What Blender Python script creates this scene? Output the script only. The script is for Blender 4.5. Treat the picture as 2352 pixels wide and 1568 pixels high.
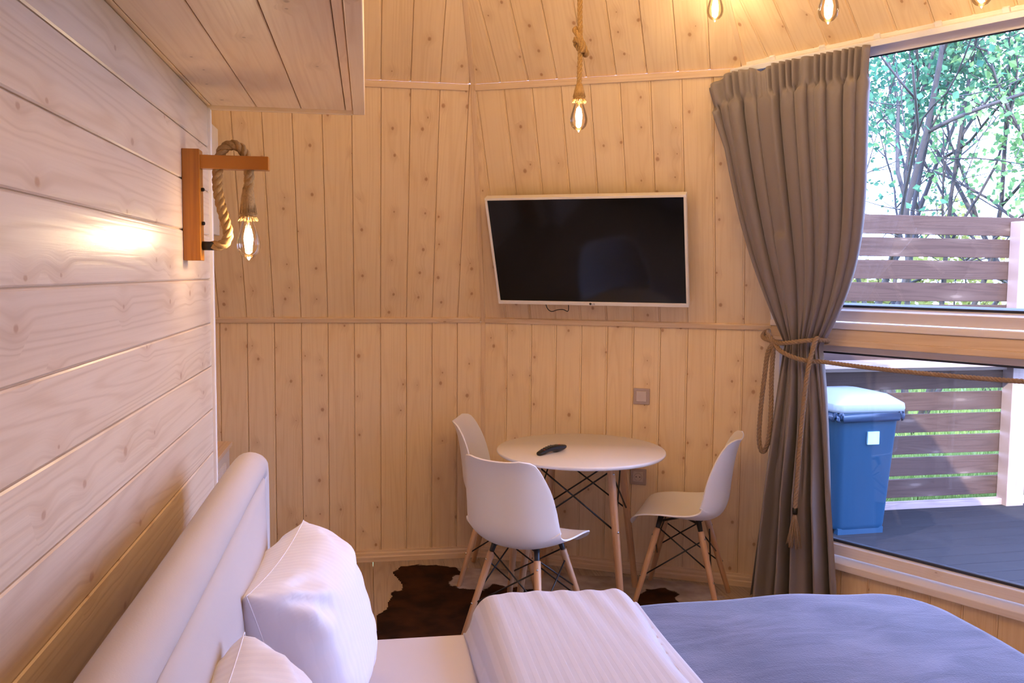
import bpy, bmesh, math, random
import numpy as np
from mathutils import Vector, Matrix
random.seed(7); RNG = np.random.RandomState(11)
PI = math.pi
for o in list(bpy.data.objects): bpy.data.objects.remove(o, do_unlink=True)
SC = bpy.context.scene
COL = SC.collection

# ------------------------------------------------------------------ camera
CAM_H = 1.5675
YAW, PITCH, ROLL, FPX = 0.164, 0.0778, 0.00852, 2000.0
fw = Vector((0, math.cos(PITCH), -math.sin(PITCH))); up0 = Vector((0, math.sin(PITCH), math.cos(PITCH))); rt0 = Vector((1, 0, 0))
rt = math.cos(ROLL)*rt0 + math.sin(ROLL)*up0
up = -math.sin(ROLL)*rt0 + math.cos(ROLL)*up0
Rz = Matrix.Rotation(-YAW, 3, 'Z')
rt, up, fw = Rz@rt, Rz@up, Rz@fw
cam_data = bpy.data.cameras.new('camera'); cam = bpy.data.objects.new('camera', cam_data); COL.objects.link(cam)
cam_data.sensor_fit = 'HORIZONTAL'; cam_data.sensor_width = 36.0; cam_data.lens = FPX/2352*36.0
cam_data.clip_start = 0.02; cam_data.clip_end = 300
m = Matrix.Identity(4)
for i in range(3): m[i][0], m[i][1], m[i][2] = rt[i], up[i], -fw[i]
m[2][3] = CAM_H
cam.matrix_world = m
SC.camera = cam

# ------------------------------------------------------------------ world, sun, exposure
W = bpy.data.worlds.new('sky'); SC.world = W; W.use_nodes = True
wn = W.node_tree.nodes; wn.clear()
bg = wn.new('ShaderNodeBackground'); wo = wn.new('ShaderNodeOutputWorld')
bg.inputs['Color'].default_value = (0.41, 0.53, 1.0, 1); bg.inputs['Strength'].default_value = 11.5
W.node_tree.links.new(bg.outputs[0], wo.inputs[0])
sun_d = bpy.data.lights.new('sun', 'SUN'); sun_d.energy = 9.0; sun_d.angle = 0.009; sun_d.color = (1.0, 0.90, 0.78)
sun = bpy.data.objects.new('sun', sun_d); COL.objects.link(sun)
SUN_TO = Vector((0.55, 1.0, -0.72)).normalized()
sun.rotation_euler = SUN_TO.to_track_quat('-Z', 'Y').to_euler()
PENDANT_W, SCONCE_W = 1.9, 1.9
WARM = (1.0, 0.70, 0.37)
SC.view_settings.view_transform = 'Standard'; SC.view_settings.look = 'None'
SC.view_settings.gamma = 1.0; SC.view_settings.use_curve_mapping = False
SC.view_settings.exposure = 0.46

# ------------------------------------------------------------------ materials
class NT:
    def __init__(s, name):
        s.m = bpy.data.materials.new(name); s.m.use_nodes = True
        s.t = s.m.node_tree; s.t.nodes.clear()
        s.out = s.t.nodes.new('ShaderNodeOutputMaterial')
    def n(s, typ, **kw):
        nd = s.t.nodes.new(typ)
        for k, v in kw.items(): setattr(nd, k, v)
        return nd
    def l(s, a, b): s.t.links.new(a, b)
    def math(s, op, a, b=None, c=None):
        nd = s.t.nodes.new('ShaderNodeMath'); nd.operation = op
        for i, x in enumerate((a, b, c)):
            if x is None: continue
            if isinstance(x, (int, float)): nd.inputs[i].default_value = x
            else: s.l(x, nd.inputs[i])
        return nd.outputs[0]
    def vec(s, x, y, z):
        nd = s.t.nodes.new('ShaderNodeCombineXYZ')
        for i, q in enumerate((x, y, z)):
            if isinstance(q, (int, float)): nd.inputs[i].default_value = q
            else: s.l(q, nd.inputs[i])
        return nd.outputs[0]
    def mix(s, fac, a, b):
        nd = s.t.nodes.new('ShaderNodeMix'); nd.data_type = 'RGBA'
        for sock, x in ((nd.inputs[0], fac), (nd.inputs[6], a), (nd.inputs[7], b)):
            if isinstance(x, (int, float)): sock.default_value = x
            elif isinstance(x, tuple): sock.default_value = (*x[:3], 1)
            else: s.l(x, sock)
        return nd.outputs[2]
    def sstep(s, x, a, b):
        nd = s.t.nodes.new('ShaderNodeMapRange'); nd.interpolation_type = 'SMOOTHSTEP'
        s.l(x, nd.inputs[0]); 
        for i, q in ((1, a), (2, b)):
            if isinstance(q, (int, float)): nd.inputs[i].default_value = q
            else: s.l(q, nd.inputs[i])
        return nd.outputs[0]
    def bsdf(s, color=None, rough=0.5, metal=0.0, **kw):
        b = s.t.nodes.new('ShaderNodeBsdfPrincipled')
        if isinstance(color, tuple): b.inputs['Base Color'].default_value = (*color[:3], 1)
        elif color is not None: s.l(color, b.inputs['Base Color'])
        if isinstance(rough, (int, float)): b.inputs['Roughness'].default_value = rough
        else: s.l(rough, b.inputs['Roughness'])
        b.inputs['Metallic'].default_value = metal
        for k, v in kw.items(): b.inputs[k].default_value = v
        s.l(b.outputs[0], s.out.inputs[0]); return b
    def bump(s, b, h, strength=0.2, dist=0.002):
        nd = s.t.nodes.new('ShaderNodeBump'); nd.inputs['Strength'].default_value = strength; nd.inputs['Distance'].default_value = dist
        s.l(h, nd.inputs['Height']); s.l(nd.outputs[0], b.inputs['Normal'])

def noise(t, vec, scale=1.0, detail=2.0, rough=0.5, dist=0.0):
    nd = t.n('ShaderNodeTexNoise'); nd.inputs['Scale'].default_value = scale; nd.inputs['Detail'].default_value = detail
    nd.inputs['Roughness'].default_value = rough; nd.inputs['Distortion'].default_value = dist
    t.l(vec, nd.inputs['Vector']); return nd.outputs['Fac']

def make_wood(name, light, dark, knot, rough=0.45, kx=0.09, kz=0.17, kprob=0.45, kmin=0.03, kmax=0.075, ring=0.5, grain=0.5, vary=0.12, coat=0.0, bump=0.15, spec=None, knot_amt=0.66):
    """pine: grain along local z, width along local x"""
    t = NT(name)
    tc = t.n('ShaderNodeTexCoord'); oi = t.n('ShaderNodeObjectInfo')
    sp = t.n('ShaderNodeSeparateXYZ'); t.l(tc.outputs['Object'], sp.inputs[0])
    x, y, z = sp.outputs
    r = oi.outputs['Random']
    zo = t.math('MULTIPLY_ADD', r, 83.0, z); xo = t.math('MULTIPLY_ADD', r, 31.0, x)
    vo = t.n('ShaderNodeTexVoronoi', voronoi_dimensions='2D'); vo.inputs['Scale'].default_value = 1.0
    t.l(t.vec(t.math('DIVIDE', xo, kx), t.math('DIVIDE', zo, kz), 0.0), vo.inputs['Vector'])
    dist = vo.outputs['Distance']
    sc = t.n('ShaderNodeSeparateColor'); t.l(vo.outputs['Color'], sc.inputs[0])
    on = t.math('LESS_THAN', sc.outputs[0], kprob)
    rad = t.math('MULTIPLY_ADD', sc.outputs[1], kmax-kmin, kmin)
    wob = t.math('MULTIPLY_ADD', noise(t, t.vec(t.math('MULTIPLY', xo, 60.0), t.math('MULTIPLY', zo, 60.0), 0.0), 1.0, 1.0), 0.03, dist)
    wob = t.math('SUBTRACT', wob, 0.015)
    kn = t.math('MULTIPLY', t.math('SUBTRACT', 1.0, t.sstep(wob, t.math('MULTIPLY', rad, 0.45), t.math('MULTIPLY', rad, 1.25))), on)
    halo = t.math('MULTIPLY', t.math('SUBTRACT', 1.0, t.sstep(dist, 0.0, 0.42)), on)
    xg = t.math('MULTIPLY_ADD', halo, 0.016, xo)
    g1 = noise(t, t.vec(t.math('MULTIPLY', xg, 130.0), 0.0, t.math('MULTIPLY', zo, 2.5)), 1.0, 3.0, 0.6)
    g2 = noise(t, t.vec(t.math('MULTIPLY', xg, 11.0), 7.0, t.math('MULTIPLY', zo, 0.55)), 1.0, 1.0, 0.4)
    rg = t.math('SINE', t.math('MULTIPLY', g2, 75.0))
    rg = t.math('MULTIPLY_ADD', rg, 0.5, 0.5); rg = t.math('POWER', rg, 3.0)
    g3 = noise(t, t.vec(t.math('MULTIPLY', xo, 3.0), 3.0, t.math('MULTIPLY', zo, 0.8)), 1.0, 2.0)
    f = t.math('MULTIPLY', t.sstep(g1, 0.35, 0.75), grain)
    f = t.math('MULTIPLY_ADD', rg, ring, f)
    f = t.math('MULTIPLY_ADD', t.math('SUBTRACT', g3, 0.5), 0.5, f)
    f = t.math('MULTIPLY_ADD', t.math('SUBTRACT', r, 0.5), vary*2, f)
    cl = t.n('ShaderNodeClamp'); t.l(f, cl.inputs[0])
    c = t.mix(cl.outputs[0], light, dark)
    c = t.mix(t.math('MULTIPLY', halo, 0.18), c, knot)
    c = t.mix(t.math('MULTIPLY', kn, knot_amt), c, knot)
    b = t.bsdf(c, rough)
    if spec is not None: b.inputs['Specular IOR Level'].default_value = spec
    if coat: b.inputs['Coat Weight'].default_value = coat; b.inputs['Coat Roughness'].default_value = 0.18
    if bump: t.bump(b, t.math('MULTIPLY_ADD', rg, -0.6, g1), bump, 0.0015)
    return t.m

def make_plain(name, color, rough=0.5, metal=0.0, nscale=0.0, namt=0.08, bump=0.0, bscale=200.0, **kw):
    t = NT(name); col = color
    if nscale:
        tc = t.n('ShaderNodeTexCoord')
        nz = noise(t, tc.outputs['Object'], nscale, 3.0)
        dk = tuple(c*(1-namt*2) for c in color); lt = tuple(min(1, c*(1+namt)) for c in color)
        col = t.mix(nz, dk, lt)
    b = t.bsdf(col, rough, metal, **kw)
    if bump:
        tc = t.n('ShaderNodeTexCoord'); t.bump(b, noise(t, tc.outputs['Object'], bscale, 2.0), bump, 0.002)
    return t.m

def make_emit(name, color, strength):
    t = NT(name); e = t.n('ShaderNodeEmission'); e.inputs[0].default_value = (*color, 1); e.inputs[1].default_value = strength
    t.l(e.outputs[0], t.out.inputs[0]); return t.m

def make_thin_glass(name, tint=(1, 1, 1), ior=1.45, gain=1.0, rough=0.0):
    """thin pane: see-through plus fresnel mirror reflection"""
    t = NT(name)
    tr = t.n('ShaderNodeBsdfTransparent'); tr.inputs[0].default_value = (*tint, 1)
    gl = t.n('ShaderNodeBsdfGlossy'); gl.inputs['Roughness'].default_value = rough
    fr = t.n('ShaderNodeFresnel'); fr.inputs[0].default_value = ior
    mx = t.n('ShaderNodeMixShader')
    t.l(t.math('MULTIPLY', fr.outputs[0], gain), mx.inputs[0]); t.l(tr.outputs[0], mx.inputs[1]); t.l(gl.outputs[0], mx.inputs[2])
    t.l(mx.outputs[0], t.out.inputs[0]); return t.m

M = {}
M['pine'] = make_wood('whitewashed_pine', (0.85, 0.645, 0.395), (0.68, 0.445, 0.215), (0.36, 0.14, 0.045), rough=0.42, kx=0.10, kz=0.125, kprob=0.36, kmin=0.02, kmax=0.10, ring=0.20, grain=0.24)
M['pine_plank'] = make_wood('glossy_white_pine', (0.70, 0.55, 0.415), (0.53, 0.375, 0.255), (0.34, 0.17, 0.09), rough=0.32, kx=0.13, kz=0.19, kprob=0.35, kmin=0.03, kmax=0.08, ring=0.42, grain=0.25, vary=0.08, coat=0.25, bump=0.25)
M['pine_loft'] = make_wood('loft_pine', (0.86, 0.64, 0.43), (0.70, 0.46, 0.27), (0.30, 0.14, 0.06), rough=0.4, kx=0.10, kz=0.15, kprob=0.4, ring=0.3, grain=0.35)
M['trim'] = make_wood('pine_trim', (0.80, 0.60, 0.39), (0.65, 0.43, 0.235), (0.4, 0.22, 0.1), rough=0.45, kprob=0.05, ring=0.3, grain=0.4)
M['frame'] = make_wood('window_frame_pine', (0.86, 0.78, 0.72), (0.74, 0.62, 0.54), (0.4, 0.28, 0.2), rough=0.35, kprob=0.05, ring=0.2, grain=0.3)
M['gap'] = make_plain('tongue_wood', (0.62, 0.40, 0.22), 0.7)
M['wallplain'] = make_plain('plain_pine', (0.70, 0.49, 0.30), 0.5, nscale=6, namt=0.06)
M['laminate'] = make_wood('oak_laminate', (0.46, 0.36, 0.27), (0.30, 0.22, 0.16), (0.20, 0.13, 0.08), rough=0.4, kx=0.15, kz=0.9, kprob=0.35, ring=0.45, grain=0.5, vary=0.2)
M['fence'] = make_wood('stained_fence_board', (0.066, 0.036, 0.027), (0.040, 0.021, 0.015), (0.20, 0.14, 0.11), rough=0.7, spec=0.2, kx=0.12, kz=0.5, kprob=0.5, kmin=0.04, kmax=0.11, ring=0.5, grain=0.4, vary=0.15, knot_amt=0.4)
M['fence_post'] = make_wood('pale_post', (0.30, 0.21, 0.185), (0.22, 0.145, 0.125), (0.25, 0.15, 0.12), rough=0.6, kx=0.1, kz=0.4, kprob=0.4)
M['deck'] = make_wood('grey_deck_board', (0.022, 0.020, 0.022), (0.012, 0.011, 0.012), (0.01, 0.008, 0.008), rough=0.75, spec=0.15, kx=0.12, kz=0.6, kprob=0.3, ring=0.4, grain=0.4)
M['beech'] = make_wood('beech_leg', (0.62, 0.36, 0.19), (0.46, 0.25, 0.12), (0.3, 0.15, 0.06), rough=0.4, kx=0.3, kz=0.9, kprob=0.0, ring=0.2, grain=0.6)
M['amber'] = make_wood('amber_stained_wood', (0.52, 0.19, 0.018), (0.32, 0.095, 0.006), (0.10, 0.03, 0.005), rough=0.3, kx=0.1, kz=0.3, kprob=0.25, ring=0.35, grain=0.5, coat=0.3)
M['white_plastic'] = make_plain('white_plastic', (0.84, 0.82, 0.82), 0.32)
M['table_top'] = make_plain('white_lacquer', (0.88, 0.86, 0.86), 0.2)
M['black_metal'] = make_plain('black_metal', (0.012, 0.012, 0.014), 0.4)
M['steel'] = make_plain('steel', (0.6, 0.6, 0.62), 0.25, 1.0)
M['white_tv'] = make_plain('white_bezel', (0.80, 0.76, 0.72), 0.35)
M['screen'] = make_plain('black_screen', (0.004, 0.004, 0.005), 0.09, **{'Specular IOR Level': 0.35})
M['black_rubber'] = make_plain('black_rubber', (0.006, 0.006, 0.006), 0.4)
M['taupe_plastic'] = make_plain('taupe_plastic', (0.46, 0.36, 0.30), 0.35, 0.3)
M['taupe_light'] = make_plain('taupe_light', (0.60, 0.50, 0.43), 0.35, 0.2)
M['jute'] = make_plain('jute', (0.43, 0.255, 0.095), 0.85, nscale=180, namt=0.25, bump=0.5, bscale=500)
M['jute_grey'] = make_plain('jute_tan', (0.36, 0.24, 0.15), 0.85, nscale=180, namt=0.25, bump=0.5, bscale=500)
M['bulb_glass'] = make_thin_glass('bulb_glass', (0.98, 0.93, 0.84), 1.35, 0.8)
M['filament'] = make_emit('filament', (1.0, 0.84, 0.60), 70.0)
M['brass'] = make_plain('lamp_base', (0.7, 0.65, 0.6), 0.3, 1.0)
M['pane'] = make_thin_glass('window_glass', (0.94, 0.97, 1.0), 1.5, 1.0)
M['gasket'] = make_plain('dark_gasket', (0.02, 0.025, 0.04), 0.35)
M['white_paint'] = make_plain('white_paint', (0.80, 0.79, 0.82), 0.45)
M['heater'] = make_plain('heater_enamel', (0.70, 0.62, 0.52), 0.4)
M['leather'] = make_plain('beige_upholstery', (0.50, 0.435, 0.42), 0.55, nscale=5, namt=0.03, bump=0.08, bscale=300)
M['bedbase'] = make_plain('bed_base_cloth', (0.45, 0.40, 0.38), 0.8)
M['sheet'] = make_plain('white_sheet', (0.58, 0.545, 0.60), 0.75, bump=0.05, bscale=60)

def make_stripe_satin(name, axis, period, k=1.0, lo=(0.40, 0.38, 0.43), hi=(0.48, 0.46, 0.515)):
    t = NT(name); tc = t.n('ShaderNodeTexCoord'); sp = t.n('ShaderNodeSeparateXYZ'); t.l(tc.outputs['Object'], sp.inputs[0])
    a = sp.outputs[axis]
    wv = t.math('SINE', t.math('MULTIPLY', a, 2*PI/period))
    s = t.sstep(wv, -0.35, 0.35)
    c = t.mix(t.math('MULTIPLY_ADD', s, k, 1-k), lo, hi)
    rr = t.math('MULTIPLY_ADD', s, -0.3, 0.75)
    b = t.bsdf(c, rr); b.inputs['Sheen Weight'].default_value = 0.2
    t.bump(b, t.math('MULTIPLY_ADD', noise(t, tc.outputs['Object'], 40, 2), 0.3, t.math('MULTIPLY', s, k)), 0.2, 0.002)
    return t.m
M['stripe_x'] = make_stripe_satin('striped_satin_duvet', 0, 0.025, 0.5)
M['stripe_pillow'] = make_stripe_satin('striped_satin_pillow', 0, 0.022, 0.18, (0.66, 0.65, 0.74), (0.75, 0.74, 0.83))

def make_plush():
    t = NT('blue_grey_plush'); tc = t.n('ShaderNodeTexCoord')
    mp = t.n('ShaderNodeMapping'); mp.inputs['Rotation'].default_value = (0, 0, 0.5); mp.inputs['Scale'].default_value = (3.5, 9, 4); t.l(tc.outputs['Object'], mp.inputs[0])
    n1 = noise(t, mp.outputs[0], 1.0, 4.0, 0.6, 0.6); n2 = noise(t, tc.outputs['Object'], 260.0, 2.0)
    c = t.mix(t.sstep(n1, 0.3, 0.72), (0.028, 0.032, 0.085), (0.098, 0.100, 0.175))
    b = t.bsdf(c, 0.85); b.inputs['Sheen Weight'].default_value = 0.6; b.inputs['Sheen Roughness'].default_value = 0.4
    t.bump(b, t.math('MULTIPLY_ADD', n1, 2.0, n2), 0.35, 0.003); return t.m
M['plush'] = make_plush()

def make_curtain():
    t = NT('taupe_curtain_cloth'); tc = t.n('ShaderNodeTexCoord')
    n1 = noise(t, tc.outputs['Object'], 700.0, 2.0)
    c = t.mix(n1, (0.20, 0.165, 0.16), (0.26, 0.22, 0.215))
    b = t.bsdf(c, 0.65); b.inputs['Sheen Weight'].default_value = 0.25
    t.bump(b, n1, 0.15, 0.001); return t.m
M['curtain'] = make_curtain()

def make_hide():
    t = NT('cowhide'); at = t.n('ShaderNodeAttribute'); at.attribute_name = 'patch'
    tc = t.n('ShaderNodeTexCoord')
    n1 = noise(t, tc.outputs['Object'], 7.0, 3.0); n2 = noise(t, tc.outputs['Object'], 160.0, 3.0)
    br = t.mix(t.sstep(n1, 0.35, 0.7), (0.016, 0.005, 0.002), (0.050, 0.016, 0.005))
    wh = t.mix(t.sstep(n1, 0.3, 0.75), (0.30, 0.23, 0.20), (0.52, 0.44, 0.40))
    e = t.math('MULTIPLY_ADD', t.math('SUBTRACT', n2, 0.5), 0.5, at.outputs['Fac'])
    c = t.mix(t.sstep(e, 0.38, 0.62), wh, br)
    b = t.bsdf(c, 0.85); b.inputs['Specular IOR Level'].default_value = 0.12
    t.bump(b, n2, 0.3, 0.003); return t.m
M['hide'] = make_hide()

M['bin_blue'] = make_plain('bin_blue', (0.0005, 0.034, 0.075), 0.5)
M['bin_lid'] = make_plain('bin_lid', (0.24, 0.26, 0.28), 0.4)
M['bag'] = make_plain('bin_bag', (0.02, 0.04, 0.08), 0.25)
M['sticker'] = make_plain('sticker', (0.35, 0.6, 0.75), 0.4)
M['bark'] = make_plain('bark', (0.05, 0.042, 0.042), 0.8, nscale=20, namt=0.2)
def make_leaf(name, a, b_):
    t = NT(name); tc = t.n('ShaderNodeTexCoord'); n1 = noise(t, tc.outputs['Object'], 1.7, 3.0)
    geo = t.n('ShaderNodeNewGeometry')
    c = t.mix(t.math('MULTIPLY_ADD', geo.outputs['Random Per Island'], 0.6, t.math('MULTIPLY', n1, 0.5)), a, b_)
    d = t.n('ShaderNodeBsdfDiffuse'); t.l(c, d.inputs[0]); tr = t.n('ShaderNodeBsdfTranslucent'); t.l(c, tr.inputs[0])
    mx = t.n('ShaderNodeMixShader'); mx.inputs[0].default_value = 0.4; t.l(d.outputs[0], mx.inputs[1]); t.l(tr.outputs[0], mx.inputs[2])
    t.l(mx.outputs[0], t.out.inputs[0]); return t.m
M['leaf_green'] = make_leaf('leaf_green', (0.08, 0.20, 0.10), (0.26, 0.42, 0.14))
M['leaf_teal'] = make_leaf('leaf_teal', (0.03, 0.11, 0.08), (0.10, 0.24, 0.12))
M['leaf_yellow'] = make_leaf('leaf_yellow', (0.24, 0.27, 0.05), (0.40, 0.38, 0.13))
M['grass'] = make_leaf('grass_blades', (0.10, 0.20, 0.04), (0.30, 0.38, 0.12))
M['ground'] = make_plain('meadow_ground', (0.17, 0.24, 0.07), 0.9, nscale=3, namt=0.2)
M['white_cable'] = make_plain('white_cable', (0.7, 0.7, 0.7), 0.5)

# ------------------------------------------------------------------ object helpers
def link(o, parent=None):
    COL.objects.link(o)
    if parent is not None: o.parent = parent
    return o
def tag(o, label=None, cat=None, group=None, kind=None):
    if label: o['label'] = label
    if cat: o['category'] = cat
    if group: o['group'] = group
    if kind: o['kind'] = kind
    return o
def empty(name, loc=(0, 0, 0), rz=0.0):
    o = bpy.data.objects.new(name, None); o.empty_display_size = 0.05
    o.location = loc; o.rotation_euler = (0, 0, rz); return link(o)
def mesh(name, v, f, mat, parent=None, smooth=False, mw=None, recalc=True):
    me = bpy.data.meshes.new(name); me.from_pydata([tuple(map(float, q)) for q in v], [], [tuple(q) for q in f]); me.update()
    if recalc:
        bm = bmesh.new(); bm.from_mesh(me); bmesh.ops.recalc_face_normals(bm, faces=bm.faces); bm.to_mesh(me); bm.free()
    if smooth: me.polygons.foreach_set('use_smooth', [True]*len(me.polygons))
    if mat is not None: me.materials.append(mat)
    o = bpy.data.objects.new(name, me)
    if mw is not None: o.matrix_basis = mw
    return link(o, parent)
def mod_bevel(o, w, seg=2, ang=0.6):
    b = o.modifiers.new('bevel', 'BEVEL'); b.width = w; b.segments = seg; b.limit_method = 'ANGLE'; b.angle_limit = ang; return o
def mod_subsurf(o, n=1):
    b = o.modifiers.new('sub', 'SUBSURF'); b.levels = n; b.render_levels = n; return o
def mod_solid(o, th, off=-1):
    b = o.modifiers.new('solid', 'SOLIDIFY'); b.thickness = th; b.offset = off; return o
BF = [(0, 1, 3, 2), (4, 6, 7, 5), (0, 4, 5, 1), (2, 3, 7, 6), (0, 2, 6, 4), (1, 5, 7, 3)]
def box(name, lo, hi, mat, parent=None, bev=0.0, mw=None):
    lo, hi = np.array(lo, float), np.array(hi, float); c = (lo+hi)/2
    v = [(x, y, z) for x in (lo[0]-c[0], hi[0]-c[0]) for y in (lo[1]-c[1], hi[1]-c[1]) for z in (lo[2]-c[2], hi[2]-c[2])]
    mm = Matrix.Translation(Vector(c))
    if mw is not None: mm = mw @ mm
    o = mesh(name, v, BF, mat, parent, mw=mm)
    if bev: mod_bevel(o, bev)
    return o
def frame_mat(o, x, y, z):
    m_ = Matrix.Identity(4)
    for i in range(3): m_[i][0], m_[i][1], m_[i][2], m_[i][3] = x[i], y[i], z[i], o[i]
    return m_
def beam(name, a, b, w, d, nrm, mat, parent=None, bev=0.0):
    """box beam from a to b: width w across, depth d along nrm (from surface outward = +nrm); grain along length"""
    a, b, nrm = Vector(a), Vector(b), Vector(nrm).normalized()
    z = (b-a).normalized(); x = nrm.cross(z).normalized(); y = z.cross(x)
    L = (b-a).length
    v = [(i, j, k) for i in (-w/2, w/2) for j in (0, d) for k in (-L/2, L/2)]
    o = mesh(name, v, BF, mat, parent, mw=frame_mat((a+b)/2, x, y, z))
    if bev: mod_bevel(o, bev)
    return o
def lathe_vf(prof, n=24, cap=True):
    v, f = [], []
    for r, z in prof:
        for i in range(n): a = 2*PI*i/n; v.append((r*math.cos(a), r*math.sin(a), z))
    for j in range(len(prof)-1):
        for i in range(n): f.append((j*n+i, j*n+(i+1) % n, (j+1)*n+(i+1) % n, (j+1)*n+i))
    if cap: f.append(tuple(range(n))[::-1]); f.append(tuple(range((len(prof)-1)*n, len(prof)*n)))
    return v, f
def lathe(name, prof, mat, parent=None, n=24, cap=True, mw=None, smooth=True):
    v, f = lathe_vf(prof, n, cap); return mesh(name, v, f, mat, parent, smooth, mw)
def tube_vf(path, rad, n=8, caps=True):
    P = np.array(path, float); k = len(P)
    T = np.gradient(P, axis=0); T /= np.linalg.norm(T, axis=1)[:, None]+1e-12
    ref = np.array([0, 0, 1.]) if abs(T[0][2]) < 0.9 else np.array([1., 0, 0])
    Nn = np.cross(T[0], ref); Nn /= np.linalg.norm(Nn)
    v, f = [], []
    for i in range(k):
        Nn = Nn-T[i]*(Nn@T[i]); Nn /= np.linalg.norm(Nn); Bn = np.cross(T[i], Nn)
        r = rad[i] if hasattr(rad, '__len__') else rad
        for j in range(n):
            a = 2*PI*j/n; v.append(P[i]+r*(math.cos(a)*Nn+math.sin(a)*Bn))
    for i in range(k-1):
        for j in range(n): f.append((i*n+j, i*n+(j+1) % n, (i+1)*n+(j+1) % n, (i+1)*n+j))
    if caps: f.append(tuple(range(n))[::-1]); f.append(tuple(range((k-1)*n, k*n)))
    return v, f
def tube(name, path, rad, mat, parent=None, n=8):
    v, f = tube_vf(path, rad, n); return mesh(name, v, f, mat, parent, True)
def smooth_path(pts, step=0.01):
    """Catmull-Rom through pts resampled by length"""
    P = np.array(pts, float); P = np.vstack([2*P[0]-P[1], P, 2*P[-1]-P[-2]]); out = []
    for i in range(1, len(P)-2):
        for t in np.linspace(0, 1, 24, endpoint=False):
            a, b, c, d = P[i-1], P[i], P[i+1], P[i+2]
            out.append(0.5*((2*b)+(-a+c)*t+(2*a-5*b+4*c-d)*t*t+(-a+3*b-3*c+d)*t**3))
    out.append(P[-2]); out = np.array(out)
    s = np.concatenate([[0], np.cumsum(np.linalg.norm(np.diff(out, axis=0), axis=1))])
    n = max(4, int(s[-1]/step)); q = np.linspace(0, s[-1], n)
    return np.stack([np.interp(q, s, out[:, i]) for i in range(3)], 1)
def rope_vf(pts, R, pitch=None, strands=3, n=7):
    """three-strand laid rope"""
    P = smooth_path(pts, R*0.45); k = len(P); pitch = pitch or R*7.0
    T = np.gradient(P, axis=0); T /= np.linalg.norm(T, axis=1)[:, None]+1e-12
    ref = np.array([0, 0, 1.]) if abs(T[0][2]) < 0.9 else np.array([1., 0, 0])
    Nn = np.cross(T[0], ref); Nn /= np.linalg.norm(Nn); s = 0; V, Fc = [], []
    NN, BB, S_ = [], [], []
    for i in range(k):
        if i: s += np.linalg.norm(P[i]-P[i-1])
        Nn = Nn-T[i]*(Nn@T[i]); Nn /= np.linalg.norm(Nn); NN.append(Nn.copy()); BB.append(np.cross(T[i], Nn)); S_.append(s)
    NN, BB, S_ = np.array(NN), np.array(BB), np.array(S_)
    for q in range(strands):
        ph = S_*2*PI/pitch+q*2*PI/strands
        path = P+(NN*np.cos(ph)[:, None]+BB*np.sin(ph)[:, None])*R*0.5
        v, f = tube_vf(path, R*0.56, n); b = len(V); V += v; Fc += [tuple(x+b for x in ff) for ff in f]
    return V, Fc
def rope(name, pts, R, mat, parent=None, pitch=None):
    v, f = rope_vf(pts, R, pitch); return mesh(name, v, f, mat, parent, True)
def merge(*vfs):
    V, F_ = [], []
    for v, f in vfs:
        b = len(V); V += list(v); F_ += [tuple(x+b for x in ff) for ff in f]
    return V, F_
def box_vf(lo, hi):
    return [(x, y, z) for x in (lo[0], hi[0]) for y in (lo[1], hi[1]) for z in (lo[2], hi[2])], list(BF)
def xf(vf, mat): return [tuple(mat @ Vector(p)) for p in vf[0]], vf[1]
def reparent(ch_, par):
    ch_.parent = par; ch_.matrix_basis = par.matrix_basis.inverted() @ ch_.matrix_basis; return ch_
def copy_tree(o, parent=None):
    c = o.copy(); COL.objects.link(c); c.parent = parent
    for ch in o.children: copy_tree(ch, c)
    return c

# ------------------------------------------------------------------ room geometry (dome of twelve facets)
T_MID, T_TOP = 0.4466, 1.05
Z1, Z2, Z3 = 1.3046, 2.4589, 3.45
aB, aC = 0.4707, 1.0224
Sx, Sy = 0.610, 4.699
S = np.array([Sx, Sy]); tB = np.array([math.cos(aB), -math.sin(aB)]); tC = np.array([math.cos(aC), -math.sin(aC)])
nB = np.array([math.sin(aB), math.cos(aB)]); nC = np.array([math.sin(aC), math.cos(aC)])
LA, LB, LC = 1.52, 1.5167, 1.52
V0 = S-np.array([LA, 0]); K = S+tB*LB; V3 = K+tC*LC
cen = np.array([-0.15, 1.87])
ring0 = [V0, S, K, V3]
a3 = math.atan2(*(V3-cen)[::-1]); r3 = np.linalg.norm(V3-cen); a0 = math.atan2(*(V0-cen)[::-1])-2*PI; r0 = np.linalg.norm(V0-cen)
for i in range(1, 9):
    q = i/9; a = a3+(a0-a3)*q; r = r3+(r0-r3)*q
    ring0.append(cen+r*np.array([math.cos(a), math.sin(a)]))
ring0 = np.array(ring0); NR = len(ring0)
def offset_ring(d):
    out = []
    for i in range(NR):
        p, c, n_ = ring0[i-1], ring0[i], ring0[(i+1) % NR]
        def ln(a, b):
            t = (b-a)/np.linalg.norm(b-a); nn = np.array([t[1], -t[0]])
            if nn@(cen-a) < 0: nn = -nn
            return a+nn*d, t
        A1, t1 = ln(p, c); A2, t2 = ln(c, n_)
        mm = np.array([t1, -t2]).T; s = np.linalg.solve(mm, A2-A1)
        out.append(A1+t1*s[0])
    return np.array(out)
D2 = T_MID*(Z2-Z1); D3 = D2+T_TOP*(Z3-Z2)
ring2, ring3 = offset_ring(D2), offset_ring(D3)
def v3(p, z): return np.array([p[0], p[1], z])
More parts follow.
